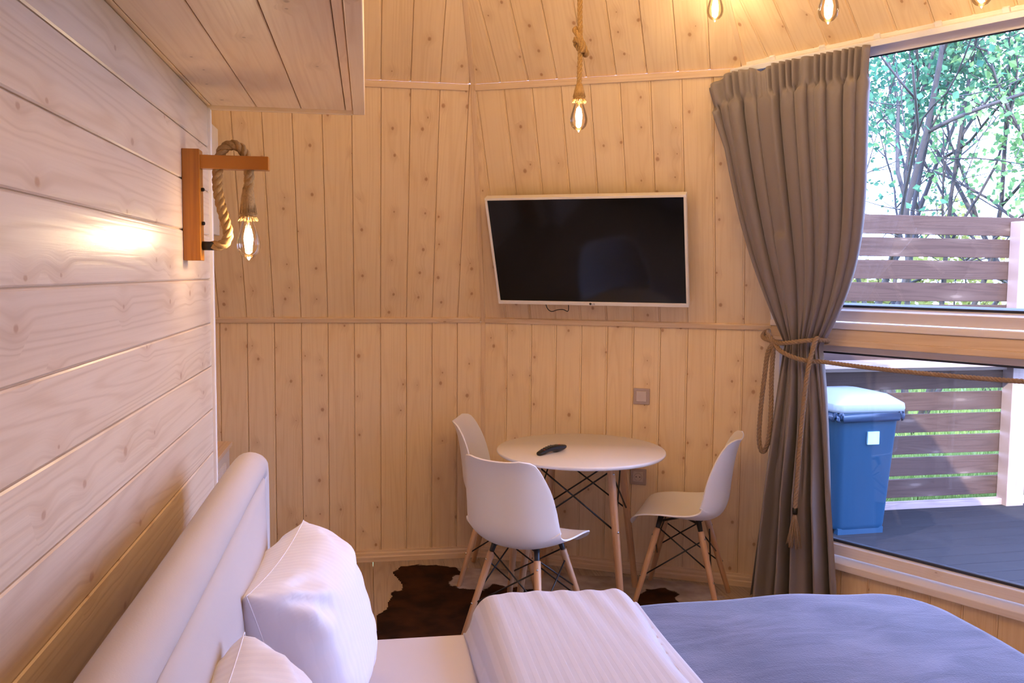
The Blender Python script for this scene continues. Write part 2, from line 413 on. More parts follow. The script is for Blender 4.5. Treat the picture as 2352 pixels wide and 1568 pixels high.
class Tier:
    """planar facet: origin, u along, v up, n inward; poly in (s,h)"""
    def __init__(s, i, lo, hi, zlo, zhi):
        j = (i+1) % NR
        a, b, c, d = v3(lo[i], zlo), v3(lo[j], zlo), v3(hi[j], zhi), v3(hi[i], zhi)
        s.o = a; s.u = (b-a)/np.linalg.norm(b-a)
        n_ = np.cross(s.u, d-a); n_ /= np.linalg.norm(n_)
        if n_@(np.array([cen[0], cen[1], zlo])-a) < 0: n_ = -n_
        s.n = n_; s.v = np.cross(n_, s.u); s.v = s.v if s.v[2] > 0 else -s.v
        s.poly = [s.to(q) for q in (a, b, c, d)]
    def to(s, p): return ((p-s.o)@s.u, (p-s.o)@s.v)
    def at(s, x, h, d=0.0): return s.o+s.u*x+s.v*h+s.n*d
def tiers(i): return Tier(i, ring0, ring0, 0, Z1), Tier(i, ring0, ring2, Z1, Z2), Tier(i, ring2, ring3, Z2, Z3)
def clip(poly, a, b, c):
    """keep a*x+b*y<=c"""
    out = []
    for i in range(len(poly)):
        p, q = poly[i], poly[(i+1) % len(poly)]
        dp, dq = a*p[0]+b*p[1]-c, a*q[0]+b*q[1]-c
        if dp <= 0: out.append(p)
        if (dp < 0) != (dq < 0) and abs(dp-dq) > 1e-9:
            t = dp/(dp-dq); out.append((p[0]+(q[0]-p[0])*t, p[1]+(q[1]-p[1])*t))
    o2 = []
    for p in out:
        if not o2 or math.hypot(p[0]-o2[-1][0], p[1]-o2[-1][1]) > 1e-4: o2.append(p)
    if len(o2) > 1 and math.hypot(o2[0][0]-o2[-1][0], o2[0][1]-o2[-1][1]) < 1e-4: o2.pop()
    return o2
def area(p): return 0.5*sum(p[i][0]*p[(i+1) % len(p)][1]-p[(i+1) % len(p)][0]*p[i][1] for i in range(len(p)))
def inset(poly, c):
    if area(poly) < 0: poly = poly[::-1]
    out = list(poly)
    n_ = len(poly)
    for i in range(n_):
        p, q = poly[i], poly[(i+1) % n_]; dx, dy = q[0]-p[0], q[1]-p[1]; L = math.hypot(dx, dy)
        nx, ny = dy/L, -dx/L
        out = clip(out, nx, ny, nx*p[0]+ny*p[1]-c)
        if len(out) < 3: return None
    return out
def board(name, poly, to3, ldir, nrm, th, ch, mat, parent, tongue=None):
    """board with chamfered front edges; poly 2D, to3(s,h,d) to world, front at d=0, back at d=-th"""
    if len(poly) < 3: return None
    if area(poly) < 0: poly = poly[::-1]
    if abs(area(poly)) < 0.0012: return None
    ins = inset(poly, ch)
    if ins is None or len(ins) != len(poly): ins = poly
    n_ = len(poly)
    w = [to3(x, h, -th) for x, h in poly]+[to3(x, h, -ch) for x, h in poly]+[to3(x, h, 0) for x, h in ins]
    w = np.array(w); c = w.mean(0); l = Vector(ldir).normalized(); y = Vector(nrm).normalized(); x = y.cross(l)
    mw = frame_mat(Vector(c), x, y, l); inv = mw.inverted()
    v = [inv @ Vector(p) for p in w]
    f = [tuple(range(n_))[::-1], tuple(range(2*n_, 3*n_))]
    for k in range(2):
        for i in range(n_): f.append((k*n_+i, k*n_+(i+1) % n_, (k+1)*n_+(i+1) % n_, (k+1)*n_+i))
    if tongue and len(tongue) >= 3 and abs(area(tongue)) > 0.0004:
        if area(tongue) < 0: tongue = tongue[::-1]
        b = len(v); k_ = len(tongue)
        v += [inv @ Vector(to3(x_, h_, d_)) for d_ in (-th, -0.0035) for x_, h_ in tongue]
        f += [tuple(range(b, b+k_))[::-1], tuple(range(b+k_, b+2*k_))]+[(b+i, b+(i+1) % k_, b+k_+(i+1) % k_, b+k_+i) for i in range(k_)]
    return mesh(name, v, f, mat, parent, mw=mw)
GAP = 0.002; TONGUE = 0.0075
def board_facet(tier, joints, mat, parent, holes=None, inset_edge=0.0, th=0.014):
    js = sorted(joints); base = tier.poly
    lo, hi = min(p[0] for p in base)-1, max(p[0] for p in base)+1
    js = [lo]+[j for j in js if lo < j < hi]+[hi]
    for a, b in zip(js[:-1], js[1:]):
        p = clip(clip(list(base), -1, 0, -(a+GAP/2)), 1, 0, b-GAP/2-TONGUE)
        tg = clip(clip(list(base), -1, 0, -(b-GAP/2-TONGUE)), 1, 0, b-GAP/2)
        if len(p) < 3: continue
        parts = [p]
        if holes:
            parts = []
            for (h0, h1) in holes:      # keep spans of height
                tg = clip(clip(list(tg), 0, -1, -h0), 0, 1, h1) if len(tg) >= 3 else tg
                q = clip(clip(list(p), 0, -1, -h0), 0, 1, h1)
                if len(q) >= 3: parts.append(q)
        for q in parts: board('board', q, tier.at, tier.v, tier.n, th, 0.0015, mat, parent, tg)
def slab_vf(tier, poly, d0, d1):
    n_ = len(poly); v = [tier.at(x, h, d0) for x, h in poly]+[tier.at(x, h, d1) for x, h in poly]
    f = [tuple(range(n_)), tuple(range(n_, 2*n_))[::-1]]+[(i, (i+1) % n_, n_+(i+1) % n_, n_+i) for i in range(n_)]
    return v, f
def struct(o): o['kind'] = 'structure'; return o
def rect(a, b, c, d): return [(a, c), (b, c), (b, d), (a, d)]

TA, TB_, TC_ = tiers(0), tiers(1), tiers(2)
BK0, BK1 = -0.010, -0.12
jA = [LA-(0.1329+0.1376*j) for j in range(12)]
jB = [0.1454+0.1375*j for j in range(12)]
jC = [0.5426-0.1365*4+0.1365*j for j in range(14)]
wall_back = struct(mesh('wall_back', *merge(*[slab_vf(t, t.poly, BK0, BK1) for t in TA]), M['gap']))
for t, sh in zip(TA, (0, 0, 0)): board_facet(t, jA, M['pine'], wall_back)
wall_right = struct(mesh('wall_right', *merge(*[slab_vf(t, t.poly, BK0, BK1) for t in TB_]), M['gap']))
for t in TB_: board_facet(t, jB, M['pine'], wall_right)

# window wall: lower tier, leaning tier, top tier
WIN_S0, WIN_S1 = 0.045, 1.47
LOW_Z0, LOW_Z1 = 0.20, 1.27
t0, t1, t2 = TC_
h_top = t1.poly[2][1]
UP_H0, UP_H1 = 0.045, h_top-0.005
def left_edge(h): 
    p, q = t1.poly[0], t1.poly[3]; return p[0]+(q[0]-p[0])*h/h_top
def right_edge(h):
    p, q = t1.poly[1], t1.poly[2]; return p[0]+(q[0]-p[0])*h/h_top
pieces = [slab_vf(t0, rect(0, LC, 0, LOW_Z0), BK0, BK1), slab_vf(t0, rect(0, WIN_S0, LOW_Z0, Z1), 0.0, BK1), slab_vf(t0, rect(WIN_S1, LC, LOW_Z0, Z1), 0.0, BK1),
          slab_vf(t0, rect(WIN_S0, WIN_S1, LOW_Z1, Z1), BK0, BK1), slab_vf(t2, t2.poly, BK0, BK1)]
for s_, fn in ((1, left_edge), (-1, right_edge)):
    pieces.append(slab_vf(t1, [(fn(0), 0), (fn(0)+0.045*s_, 0), (fn(h_top)+0.045*s_, h_top), (fn(h_top), h_top)], 0.0, BK1))
wall_window = struct(mesh('wall_window', *merge(*pieces), M['white_paint']))
board_facet(t0, jC, M['pine'], wall_window, holes=[(0, LOW_Z0)])
board_facet(t2, jC, M['pine'], wall_window)

def make_window(name, tier, poly, fw_, recess, parent_mat, glass):
    """fixed light: four frame members, gasket, pane; recessed outward"""
    root = struct(empty(name, tuple(tier.at(poly[0][0], poly[0][1]))))
    inv = root.matrix_world.inverted() if False else Matrix.Translation(-Vector(root.location))
    n_ = 4; inn = inset(poly, fw_); inn2 = inset(poly, fw_+0.012)
    def fix(q):   # same vertex order start
        if area(poly) < 0: return q[::-1]
        return q
    pp = poly if area(poly) > 0 else poly[::-1]
    def align(q):
        k = min(range(4), key=lambda i: math.hypot(q[i][0]-pp[0][0], q[i][1]-pp[0][1])); return q[k:]+q[:k]
    inn, inn2 = align(inn), align(inn2)
    d0, d1 = -recess+0.05, -recess-0.03
    for i in range(4):
        j = (i+1) % 4; q = [pp[i], pp[j], inn[j], inn[i]]
        w = [tier.at(*p, d0) for p in q]+[tier.at(*p, d1) for p in q]; w = np.array(w); c = Vector(w.mean(0))
        l = Vector(tier.at(*pp[j])-tier.at(*pp[i])).normalized(); y = Vector(tier.n); x = y.cross(l)
        mw = inv @ frame_mat(c, x, y, l); iv = (frame_mat(c, x, y, l)).inverted()
        f = [(0, 1, 2, 3), (7, 6, 5, 4)]+[(a, (a+1) % 4, 4+(a+1) % 4, 4+a) for a in range(4)]
        mod_bevel(mesh('frame_member', [iv @ Vector(p) for p in w], f, M['frame'], root, mw=mw), 0.003)
    # gasket ring and aluminium bead
    for nm, a_, b_, dd, mt in (('gasket', inn, inn2, -recess+0.012, M['gasket']),):
        v = [inv @ Vector(tier.at(*p, dd)) for p in a_]+[inv @ Vector(tier.at(*p, dd)) for p in b_]+[inv @ Vector(tier.at(*p, -recess-0.012)) for p in a_]+[inv @ Vector(tier.at(*p, -recess-0.012)) for p in b_]
        f = []
        for i in range(4):
            j = (i+1) % 4; f += [(i, j, 4+j, 4+i), (8+i, 8+j, 12+j, 12+i), (4+i, 4+j, 12+j, 12+i), (i, j, 8+j, 8+i)]
        mesh(nm, v, f, mt, root)
    v, f = slab_vf(tier, inn, -recess+0.004, -recess-0.004); mesh('pane', [inv @ Vector(p) for p in v], f, glass, root)
    return root
REC = 0.085
win1 = make_window('window_1', t0, rect(WIN_S0, WIN_S1, LOW_Z0+0.055, LOW_Z1-0.005), 0.05, REC, None, M['pane'])
e0, e1 = 0.047, 0.047
win2 = make_window('window_2', t1, [(left_edge(UP_H0)+e0, UP_H0+0.0), (right_edge(UP_H0)-e1, UP_H0), (right_edge(UP_H1)-e1, UP_H1), (left_edge(UP_H1)+e0, UP_H1)], 0.055, REC, None, M['pane'])
def cbeam(name, tier, s0, s1, h, w, d0, d, mat, parent, bev=0.004):
    """horizontal beam along the window wall: centre height h, face width w, from depth d0 to d0+d inward"""
    a, b = tier.at(s0, h, d0), tier.at(s1, h, d0); return beam(name, a, b, w, d, tier.n, mat, parent, bev)
# sills
sill1 = struct(cbeam('trim_1', t0, 0.0, LC, 0.222, 0.034, -0.12, 0.145, M['frame'], None)); 
sill2 = struct(cbeam('trim_2', t0, 0.0, LC, 1.341, 0.030, -0.10, 0.125, M['frame'], None))
for k, (h, w, d) in enumerate(((1.300, 0.05, 0.016), (1.262, 0.028, 0.022))):
    struct(cbeam('trim_%d' % (3+k), t0, 0.0, LC, h, w, -0.02, 0.02+d, M['trim'], None, 0.003))
head = struct(cbeam('trim_5', t1, left_edge(UP_H1), right_edge(UP_H1), UP_H1+0.012, 0.035, -0.09, 0.10, M['frame'], None))

# trims on back and right walls
def wall_trim(n, tier, s0, s1, h, w, d, mat='trim'):
    return struct(beam('trim_%d' % n, tier.at(s0, h, 0), tier.at(s1, h, 0), w, d, tier.n, M[mat], None, 0.003))
wall_trim(6, TA[1], 0.0, LA-0.012, 0.014, 0.028, 0.013)
pa = TA[1].poly; wall_trim(7, TA[1], pa[3][0], pa[2][0]-0.012, pa[2][1]-0.014, 0.030, 0.013)
wall_trim(8, TB_[1], 0.022, LB-0.004, 0.014, 0.028, 0.013)
pb = TB_[1].poly; wall_trim(9, TB_[1], pb[3][0]+0.018, pb[2][0], pb[2][1]-0.014, 0.030, 0.013)
# corner strips following the seam
for k, (t, e) in enumerate(((TB_[0], 0), (TB_[1], 0), (TB_[2], 0), (TC_[2], 0))):
    p, q = t.poly[0], t.poly[3]
    struct(beam('trim_%d' % (10+k), t.at(p[0]+0.010, p[1], -0.004), t.at(q[0]+0.010, q[1], -0.004), 0.024, 0.009, t.n, M['trim'], None, 0.002))
def baseboard(name, tier, s0, s1):
    prof = [(0, 0), (0.018, 0), (0.018, 0.025), (0.014, 0.032), (0.013, 0.045), (0.008, 0.052), (0.007, 0.061), (0, 0.061)]
    a, b = Vector(tier.at(s0, 0)), Vector(tier.at(s1, 0)); l = (b-a).normalized(); y = Vector(tier.n); x = y.cross(l)
    mw = frame_mat((a+b)/2, x, y, l); L = (b-a).length; sg = 1 if x.z > 0 else -1
    n_ = len(prof); v = [(sg*z, d, e) for e in (-L/2, L/2) for d, z in prof]
    f = [tuple(range(n_)), tuple(range(n_, 2*n_))]+[(i, (i+1) % n_, n_+(i+1) % n_, n_+i) for i in range(n_)]
    return struct(mesh(name, v, f, M['trim'], None, mw=mw))
baseboard('baseboard_back', TA[0], 0, LA-0.004); baseboard('baseboard_right', TB_[0], 0.004, LB)

# remaining facets (outside the frame): plain pine, glazed ones on the terrace side
SIDES = {3: 'wall_east', 4: 'wall_southeast', 5: 'wall_south_east_corner', 6: 'wall_south', 7: 'wall_southwest', 8: 'wall_west_south', 9: 'wall_west', 10: 'wall_northwest', 11: 'wall_north_west'}
wn_ = 3
for i, nm in SIDES.items():
    ts = tiers(i); L_ = ts[0].poly[1][0]
    if i in (3,):
        hh = ts[1].poly[2][1]
        pcs = [slab_vf(ts[0], rect(0, L_, 0, 0.25), 0, BK1), slab_vf(ts[0], rect(0, 0.05, 0.25, Z1), 0, BK1), slab_vf(ts[0], rect(L_-0.05, L_, 0.25, Z1), 0, BK1), slab_vf(ts[0], rect(0.05, L_-0.05, Z1-0.05, Z1), 0, BK1), slab_vf(ts[2], ts[2].poly, 0, BK1)]
        pl = ts[1].poly
        if i == 4: pcs = [slab_vf(ts[0], ts[0].poly, 0, BK1), slab_vf(ts[2], ts[2].poly, 0, BK1)]
        pcs += [slab_vf(ts[1], [pl[0], (pl[0][0]+0.05, 0), (pl[3][0]+0.05, hh), pl[3]], 0, BK1), slab_vf(ts[1], [(pl[1][0]-0.05, 0), pl[1], pl[2], (pl[2][0]-0.05, hh)], 0, BK1)]
        struct(mesh(nm, *merge(*pcs), M['wallplain']))
        if i == 3: make_window('window_%d' % wn_, ts[0], rect(0.05, L_-0.05, 0.25, Z1-0.05), 0.05, REC, None, M['pane'])
        make_window('window_%d' % (wn_+1), ts[1], [(pl[0][0]+0.05, 0.02), (pl[1][0]-0.05, 0.02), (pl[2][0]-0.05, hh-0.02), (pl[3][0]+0.05, hh-0.02)], 0.055, REC, None, M['pane']); wn_ += 2
    else:
        struct(mesh(nm, *merge(*[slab_vf(t, t.poly, 0, BK1) for t in ts]), M['wallplain']))
n_ = NR; cv = [v3(p, Z3) for p in ring3]+[v3(p, Z3+0.12) for p in offset_ring(D3-0.1)]
struct(mesh('ceiling', cv, [tuple(range(n_)), tuple(range(n_, 2*n_))]+[(i, (i+1) % n_, n_+(i+1) % n_, n_+i) for i in range(n_)], M['wallplain']))

# floor: slab with laminate planks
fl = struct(mesh('floor', [v3(p, -0.03) for p in ring0]+[v3(p, -0.16) for p in ring0], [tuple(range(n_)), tuple(range(n_, 2*n_))]+[(i, (i+1) % n_, n_+(i+1) % n_, n_+i) for i in range(n_)], M['gap']))
poly_floor = [tuple(p) for p in ring0]
x0 = -3.4; k = 0
while x0 < 3.2:
    ys = [-1.4, -0.2+0.37*(k % 3), 1.1+0.37*(k % 3), 2.4+0.37*(k % 3), 3.7+0.3*(k % 3)-0.35, 5.0]
    for ya, yb in zip(ys[:-1], ys[1:]):
        p = list(poly_floor)
        if area(p) < 0: p = p[::-1]
        p = clip(clip(clip(clip(p, -1, 0, -(x0+0.0008)), 1, 0, x0+0.19-0.0008), 0, -1, -(ya+0.0008)), 0, 1, yb-0.0008)
        if len(p) >= 3: board('plank', p, lambda x, y, d: np.array([x, y, d]), (0, 1, 0), (0, 0, 1), 0.03, 0.0008, M['laminate'], fl)
    x0 += 0.19; k += 1

# bed partition with horizontal planks, and the loft above
XL, YL_END, ZLOFT = -0.485, 2.84, 2.075
wall_left = struct(mesh('wall_left', *box_vf((XL-0.12, -0.85, 0), (XL-0.007, YL_END-0.002, ZLOFT+0.02)), M['gap']))
wl = 0.1356; zj = 1.948
edges = sorted([zj+wl]+[zj-wl*i for i in range(15)])
edges = [0.0]+[e for e in edges if 0.02 < e < ZLOFT-0.02]+[ZLOFT]
for a, b in zip(edges[:-1], edges[1:]):
    board('plank', rect(-0.85, YL_END, a+0.0015, b-0.0015), lambda y, z, d: np.array([XL+d, y, z]), (0, 1, 0), (1, 0, 0), 0.016, 0.003, M['pine_plank'], wall_left)
struct(beam('trim_14', (XL-0.13, YL_END+0.010, 0), (XL-0.13, YL_END+0.010, ZLOFT-0.005), 0.02, 0.139, (1, 0, 0), M['frame'], None, 0.002))
# nook wall beyond the partition
pn = [(YL_END+0.02, 0), (4.69, 0), (4.69, 1.30), (4.69-T_MID*1.15, 2.45), (YL_END+0.02, 2.45)]
nv = [(x, y, z) for x in (-0.93, -0.81) for y, z in pn]
wall_nook = struct(mesh('wall_nook', nv, [(0, 1, 2, 3, 4), (9, 8, 7, 6, 5)]+[(i, (i+1) % 5, 5+(i+1) % 5, 5+i) for i in range(5)], M['wallplain']))
struct(mesh('wall_return', *box_vf((-0.81, YL_END+0.02, 0), (-0.60, YL_END+0.10, 2.07)), M['wallplain']))
# loft
XE = -0.008
loft = struct(mesh('ceiling_loft', *merge(box_vf((-2.4, 0.4, ZLOFT+0.012), (XE-0.036, YL_END, ZLOFT+0.16)), box_vf((XL-0.12, -0.85, ZLOFT+0.012), (XE-0.036, 0.4, ZLOFT+0.16))), M['gap']))
xs = [XL-0.12, -0.475, -0.339, -0.204, -0.068, XE-0.037]
for a, b in zip(xs[:-1], xs[1:]):
    board('board', rect(a+0.0012, b-0.0012, -0.85, YL_END), lambda x, y, d: np.array([x, y, ZLOFT-d]), (0, 1, 0), (0, 0, -1), 0.016, 0.002, M['pine_loft'], loft)
beam('fascia_board', (XE-0.018, -0.85, ZLOFT+0.19), (XE-0.018, YL_END+0.016, ZLOFT+0.19), 0.036, 0.20, (0, 0, -1), M['pine_loft'], loft, 0.003)
beam('edge_strip', (XL-0.10, YL_END+0.008, ZLOFT+0.10), (XE-0.036, YL_END+0.008, ZLOFT+0.10), 0.016, 0.112, (0, 0, -1), M['trim'], loft, 0.002)

# ------------------------------------------------------------------ bed
BX0, BX1, BY0, BY1, BZ = -0.255, 1.70, 0.78, 2.40, 0.555
bed = tag(empty('bed', (0.70, 1.6, 0)), 'double bed with beige padded headboard and white fitted sheet', 'bed')
def wp(parent):  # world-space meshes under an unrotated empty
    return Matrix.Translation(-Vector(parent.location))
iv = wp(bed)
mod_bevel(box('bed_base', (BX0, BY0+0.02, 0.06), (BX1, BY1-0.02, 0.30), M['bedbase'], bed, mw=iv), 0.02)
for x in (BX0+0.12, BX1-0.12):
    for y in (BY0+0.12, BY1-0.12): lathe('leg', [(0.025, 0), (0.03, 0.07)], M['black_metal'], bed, 12, mw=iv@Matrix.Translation((x, y, 0)))
o = box('mattress', (BX0, BY0, 0.30), (BX1, BY1, BZ), M['sheet'], bed, mw=iv); mod_bevel(o, 0.045, 4); o.data.polygons.foreach_set('use_smooth', [True]*6)
# headboard: padded border rolls around an inset panel
HBY0, HBY1, HBZ = 0.72, 2.435, 1.100
hx0, hx1 = -0.352, -0.265
mod_bevel(box('headboard_core', (hx0, HBY0+0.02, 0.05), (hx1-0.03, HBY1-0.02, HBZ-0.03), M['leather'], bed, mw=iv), 0.02)
def pad_path(pts, r, name, sx=1.0):
    v, f = tube_vf(smooth_path(pts, 0.02), r, 20)
    o = mesh(name, v, f, M['leather'], bed, True, mw=iv); return o
xm = (hx0+hx1)/2
rr = 0.043
pad_path([(xm, HBY0+0.05, 0.10), (xm, HBY0+0.05, 0.6), (xm, HBY0+0.055, 0.94), (xm, HBY0+0.09, 1.02), (xm, HBY0+0.2, HBZ-rr), (xm, 1.5, HBZ-rr), (xm, HBY1-0.2, HBZ-rr), (xm, HBY1-0.085, HBZ-rr-0.015), (xm, HBY1-0.05, HBZ-rr-0.06), (xm, HBY1-0.05, 0.6), (xm, HBY1-0.05, 0.10)], rr, 'headboard_border')
# inset panel: softly domed
v, f = [], []; ny, nz = 60, 30
for j in range(nz+1):
    for i in range(ny+1):
        a, b = i/ny*2-1, j/nz*2-1
        dome = 0.03*(1-abs(a)**6)*(1-abs(b)**6)
        tuft = -0.012*math.exp(-((abs(a)-0.62)/0.012)**2*0.2)*0
        v.append((hx1-0.028+dome+tuft, HBY0+0.07+(HBY1-HBY0-0.14)*(i/ny), 0.12+(HBZ-0.12-0.075)*(j/nz)))
for j in range(nz):
    for i in range(ny): q = j*(ny+1)+i; f.append((q, q+1, q+ny+2, q+ny+1))
mod_solid(mesh('headboard_panel', v, f, M['leather'], bed, True, mw=iv, recalc=False), 0.02, 1)

def hash_noise(x, y, s=0):
    return (math.sin(x*12.9+s)*math.cos(y*9.7-s*1.3)+math.sin(x*5.1-y*7.3+s*2.1))*0.5
def cloth_field(name, x0, x1, y0, y1, zfun, mat, nx, ny, th, parent=None):
    ox, oy = (x0+x1)/2, (y0+y1)/2
    v, f = [], []
    for j in range(ny+1):
        for i in range(nx+1):
            x, y, z = zfun(x0+(x1-x0)*i/nx, y0+(y1-y0)*j/ny); v.append((x-ox, y-oy, z-BZ))
    for j in range(ny):
        for i in range(nx): q = j*(nx+1)+i; f.append((q, q+1, q+nx+2, q+nx+1))
    o = mesh(name, v, f, mat, parent, True, mw=Matrix.Translation((ox, oy, BZ)), recalc=False)
    mod_solid(o, th, -1); return o
def edge_drop(d, r, slope=7.0, maxd=0.34):
    """d = signed distance to edge (negative inside)"""
    if d < -r: return 0.0
    if d < 0: return r-math.sqrt(max(0, r*r-(d+r)**2))
    return min(r+slope*d, maxd)
# blanket
def rsdf(x, y, cx, cy, hx, hy, r):
    qx, qy = abs(x-cx)-hx+r, abs(y-cy)-hy+r
    return math.hypot(max(qx, 0), max(qy, 0))+min(max(qx, qy), 0)-r
def blanket_z(x, y):
    d = rsdf(x, y, 0.9, 1.58, 0.80, 0.845, 0.20)
    z = 0.600+0.005*hash_noise(x*1.3, y*1.1)+0.010*math.exp(-((x-1.15)/0.35)**2)-edge_drop(d, 0.055, 7.0, 0.38)
    z += 0.0015*math.sin(14*y+9*x+2*math.sin(5*x))
    return x, y, z
bl = cloth_field('blanket', 0.60, 1.745, 0.70, 2.465, blanket_z, M['plush'], 150, 210, 0.012)
tag(bl, 'blue-grey plush blanket spread over the foot of the bed', 'blanket')
def duvet_z(x, y):
    # left fold edge and right fold edge wander
    xl = 0.275+0.012*math.sin(3*y); xr = 0.745+0.02*(y-2.38)+0.010*math.sin(9*y)
    d = max(xl-x, x-xr, y-2.425)
    dl, dr, dy = xl-x, x-xr, y-(2.43+0.006*math.sin(17*x))
    z = 0.668
    z += 0.0022*math.sin(2*PI*(x-0.10*(2.4-y))/0.075)*(0.5+0.5*math.sin(5*y+3*x))+0.003*hash_noise(x*0.7, y*0.8, 1.0)
    z -= edge_drop(dl, 0.075, 2.0, 0.106)
    z -= edge_drop(dr, 0.060, 1.0, 0.046)
    z -= edge_drop(dy, 0.085, 6.0, 0.40)
    return x, y, max(z, 0.12)
dv = cloth_field('duvet', 0.262, 0.765, 0.70, 2.475, duvet_z, M['stripe_x'], 90, 260, 0.012)
tag(dv, 'white satin-striped duvet folded across the middle of the bed', 'duvet')

def pillow(name, corners_center, w, h, th, lean, label, rz=0.0, seed=0):
    """standing pillow: width along local x, height along local z, bulge along local y"""
    n_ = 48; V, Fc = [], []
    for side in (1, -1):
        b = len(V)
        for j in range(n_+1):
            for i in range(n_+1):
                a, c = i/n_*2-1, j/n_*2-1
                # pinched outline with pointed corners
                px = a*w/2*(1-0.085*(1-c*c)**1.0*abs(a)**3); pz = c*h/2*(1-0.075*(1-a*a)*abs(c)**3)
                prof = ((1-a**4)*(1-c**4))**0.55
                d = th/2*prof
                wr = 0.010*math.sin(14*a+9*c+seed)*math.sin(11*c-5*a+seed*2)*(abs(a)**2+abs(c)**2)*0.6*min(1, prof*3)
                # creases radiating from the upper corners
                for cx in (-1, 1):
                    dx, dz = a-cx, c-1; rr_ = math.hypot(dx, dz)+1e-6; an = math.atan2(dz, dx*-cx)
                    wr += 0.010*math.cos(an*11+seed)*math.exp(-((rr_-0.45)/0.28)**2)*min(1, prof*2)
                V.append((px, side*(d+wr), pz))
        for j in range(n_):
            for i in range(n_):
                q = b+j*(n_+1)+i; f = (q, q+1, q+n_+2, q+n_+1); Fc.append(f if side < 0 else f[::-1])
    me = mesh(name, V, Fc, M['stripe_pillow'], None, True)
    bm = bmesh.new(); bm.from_mesh(me.data); bmesh.ops.remove_doubles(bm, verts=bm.verts, dist=0.0004); bmesh.ops.recalc_face_normals(bm, faces=bm.faces); bm.to_mesh(me.data); bm.free()
    me.data.polygons.foreach_set('use_smooth', [True]*len(me.data.polygons))
    me.matrix_basis = Matrix.Translation(corners_center) @ Matrix.Rotation(rz, 4, 'Z') @ Matrix.Rotation(lean, 4, 'X')
    # seam piping as a part
    path = []
    for k_ in range(161):
        q = k_/160*4; e = int(q) % 4; f_ = (q-int(q))*2-1
        a, c = [(f_, -1), (1, f_), (-f_, 1), (-1, -f_)][e]
        path.append((a*w/2*(1-0.085*(1-c*c)*abs(a)**3), 0, c*h/2*(1-0.075*(1-a*a)*abs(c)**3)))
    tube('seam', path, 0.0012, M['stripe_pillow'], me, 6)
    return tag(me, label, 'pillow')
# local x -> along room -Y, local y -> +X (front), lean tilts the top back to the headboard
P1 = pillow('pillow', (-0.150, 1.985, 0.738), 0.53, 0.40, 0.28, 0.27, 'white satin-striped pillow leaning on the headboard, on the window-wall side', rz=-PI/2-0.137, seed=1)
P2 = pillow('pillow', (-0.172, 1.255, 0.752), 0.52, 0.40, 0.23, 0.25, 'white satin-striped pillow propped up beside its twin, farther from the dining table', rz=-PI/2-0.03, seed=4)
for p_ in (P1, P2): p_['group'] = 'bed pillows'

# ------------------------------------------------------------------ cowhide rug
outline = [(0.06,3.55),(0.02,3.70),(0.03,3.92),(0.09,4.05),(0.10,4.20),(0.17,4.25),(0.15,4.36),(0.12,4.50),(0.16,4.58),(0.24,4.60),(0.33,4.585),(0.42,4.54),(0.55,4.50),(0.70,4.47),(0.85,4.42),(1.00,4.36),(1.15,4.30),(1.32,4.27),(1.48,4.19),(1.63,4.13),(1.72,4.04),(1.70,3.92),(1.62,3.83),(1.60,3.68),(1.66,3.50),(1.60,3.34),(1.44,3.22),(1.20,3.12),(0.95,3.06),(0.70,3.02),(0.50,2.98),(0.34,3.02),(0.22,3.14),(0.12,3.34)]
brown1 = [(0.05,3.50),(0.0,3.70),(0.02,3.90),(0.07,4.02),(0.10,4.19),(0.16,4.24),(0.14,4.36),(0.10,4.50),(0.15,4.60),(0.22,4.62),(0.26,4.58),(0.30,4.56),(0.36,4.58),(0.45,4.51),(0.48,4.42),(0.42,4.37),(0.40,4.27),(0.44,4.20),(0.56,4.16),(0.62,4.24),(0.66,4.20),(0.80,4.13),(0.90,4.02),(1.05,3.96),(1.20,3.90),(1.22,3.70),(1.10,3.5),(0.9,3.3),(0.6,3.1),(0.3,3.1)]
brown2 = [(1.16,3.72),(1.20,3.86),(1.28,3.97),(1.36,4.06),(1.46,4.06),(1.50,3.96),(1.45,3.90),(1.47,3.80),(1.50,3.70),(1.42,3.55),(1.25,3.50),(1.15,3.6)]
def np_in(x, y, P):
    c = np.zeros(x.shape, bool); j = len(P)-1
    for i in range(len(P)):
        (xi, yi), (xj, yj) = P[i], P[j]
        if yi != yj: c ^= ((yi > y) != (yj > y)) & (x < (xj-xi)*(y-yi)/(yj-yi)+xi)
        j = i
    return c
def np_dist(x, y, P):
    b = np.full(x.shape, 9.0)
    for i in range(len(P)):
        ax, ay = P[i]; bx, by = P[(i+1) % len(P)]; dx, dy = bx-ax, by-ay
        t = np.clip(((x-ax)*dx+(y-ay)*dy)/(dx*dx+dy*dy), 0, 1); b = np.minimum(b, np.hypot(x-ax-t*dx, y-ay-t*dy))
    return b
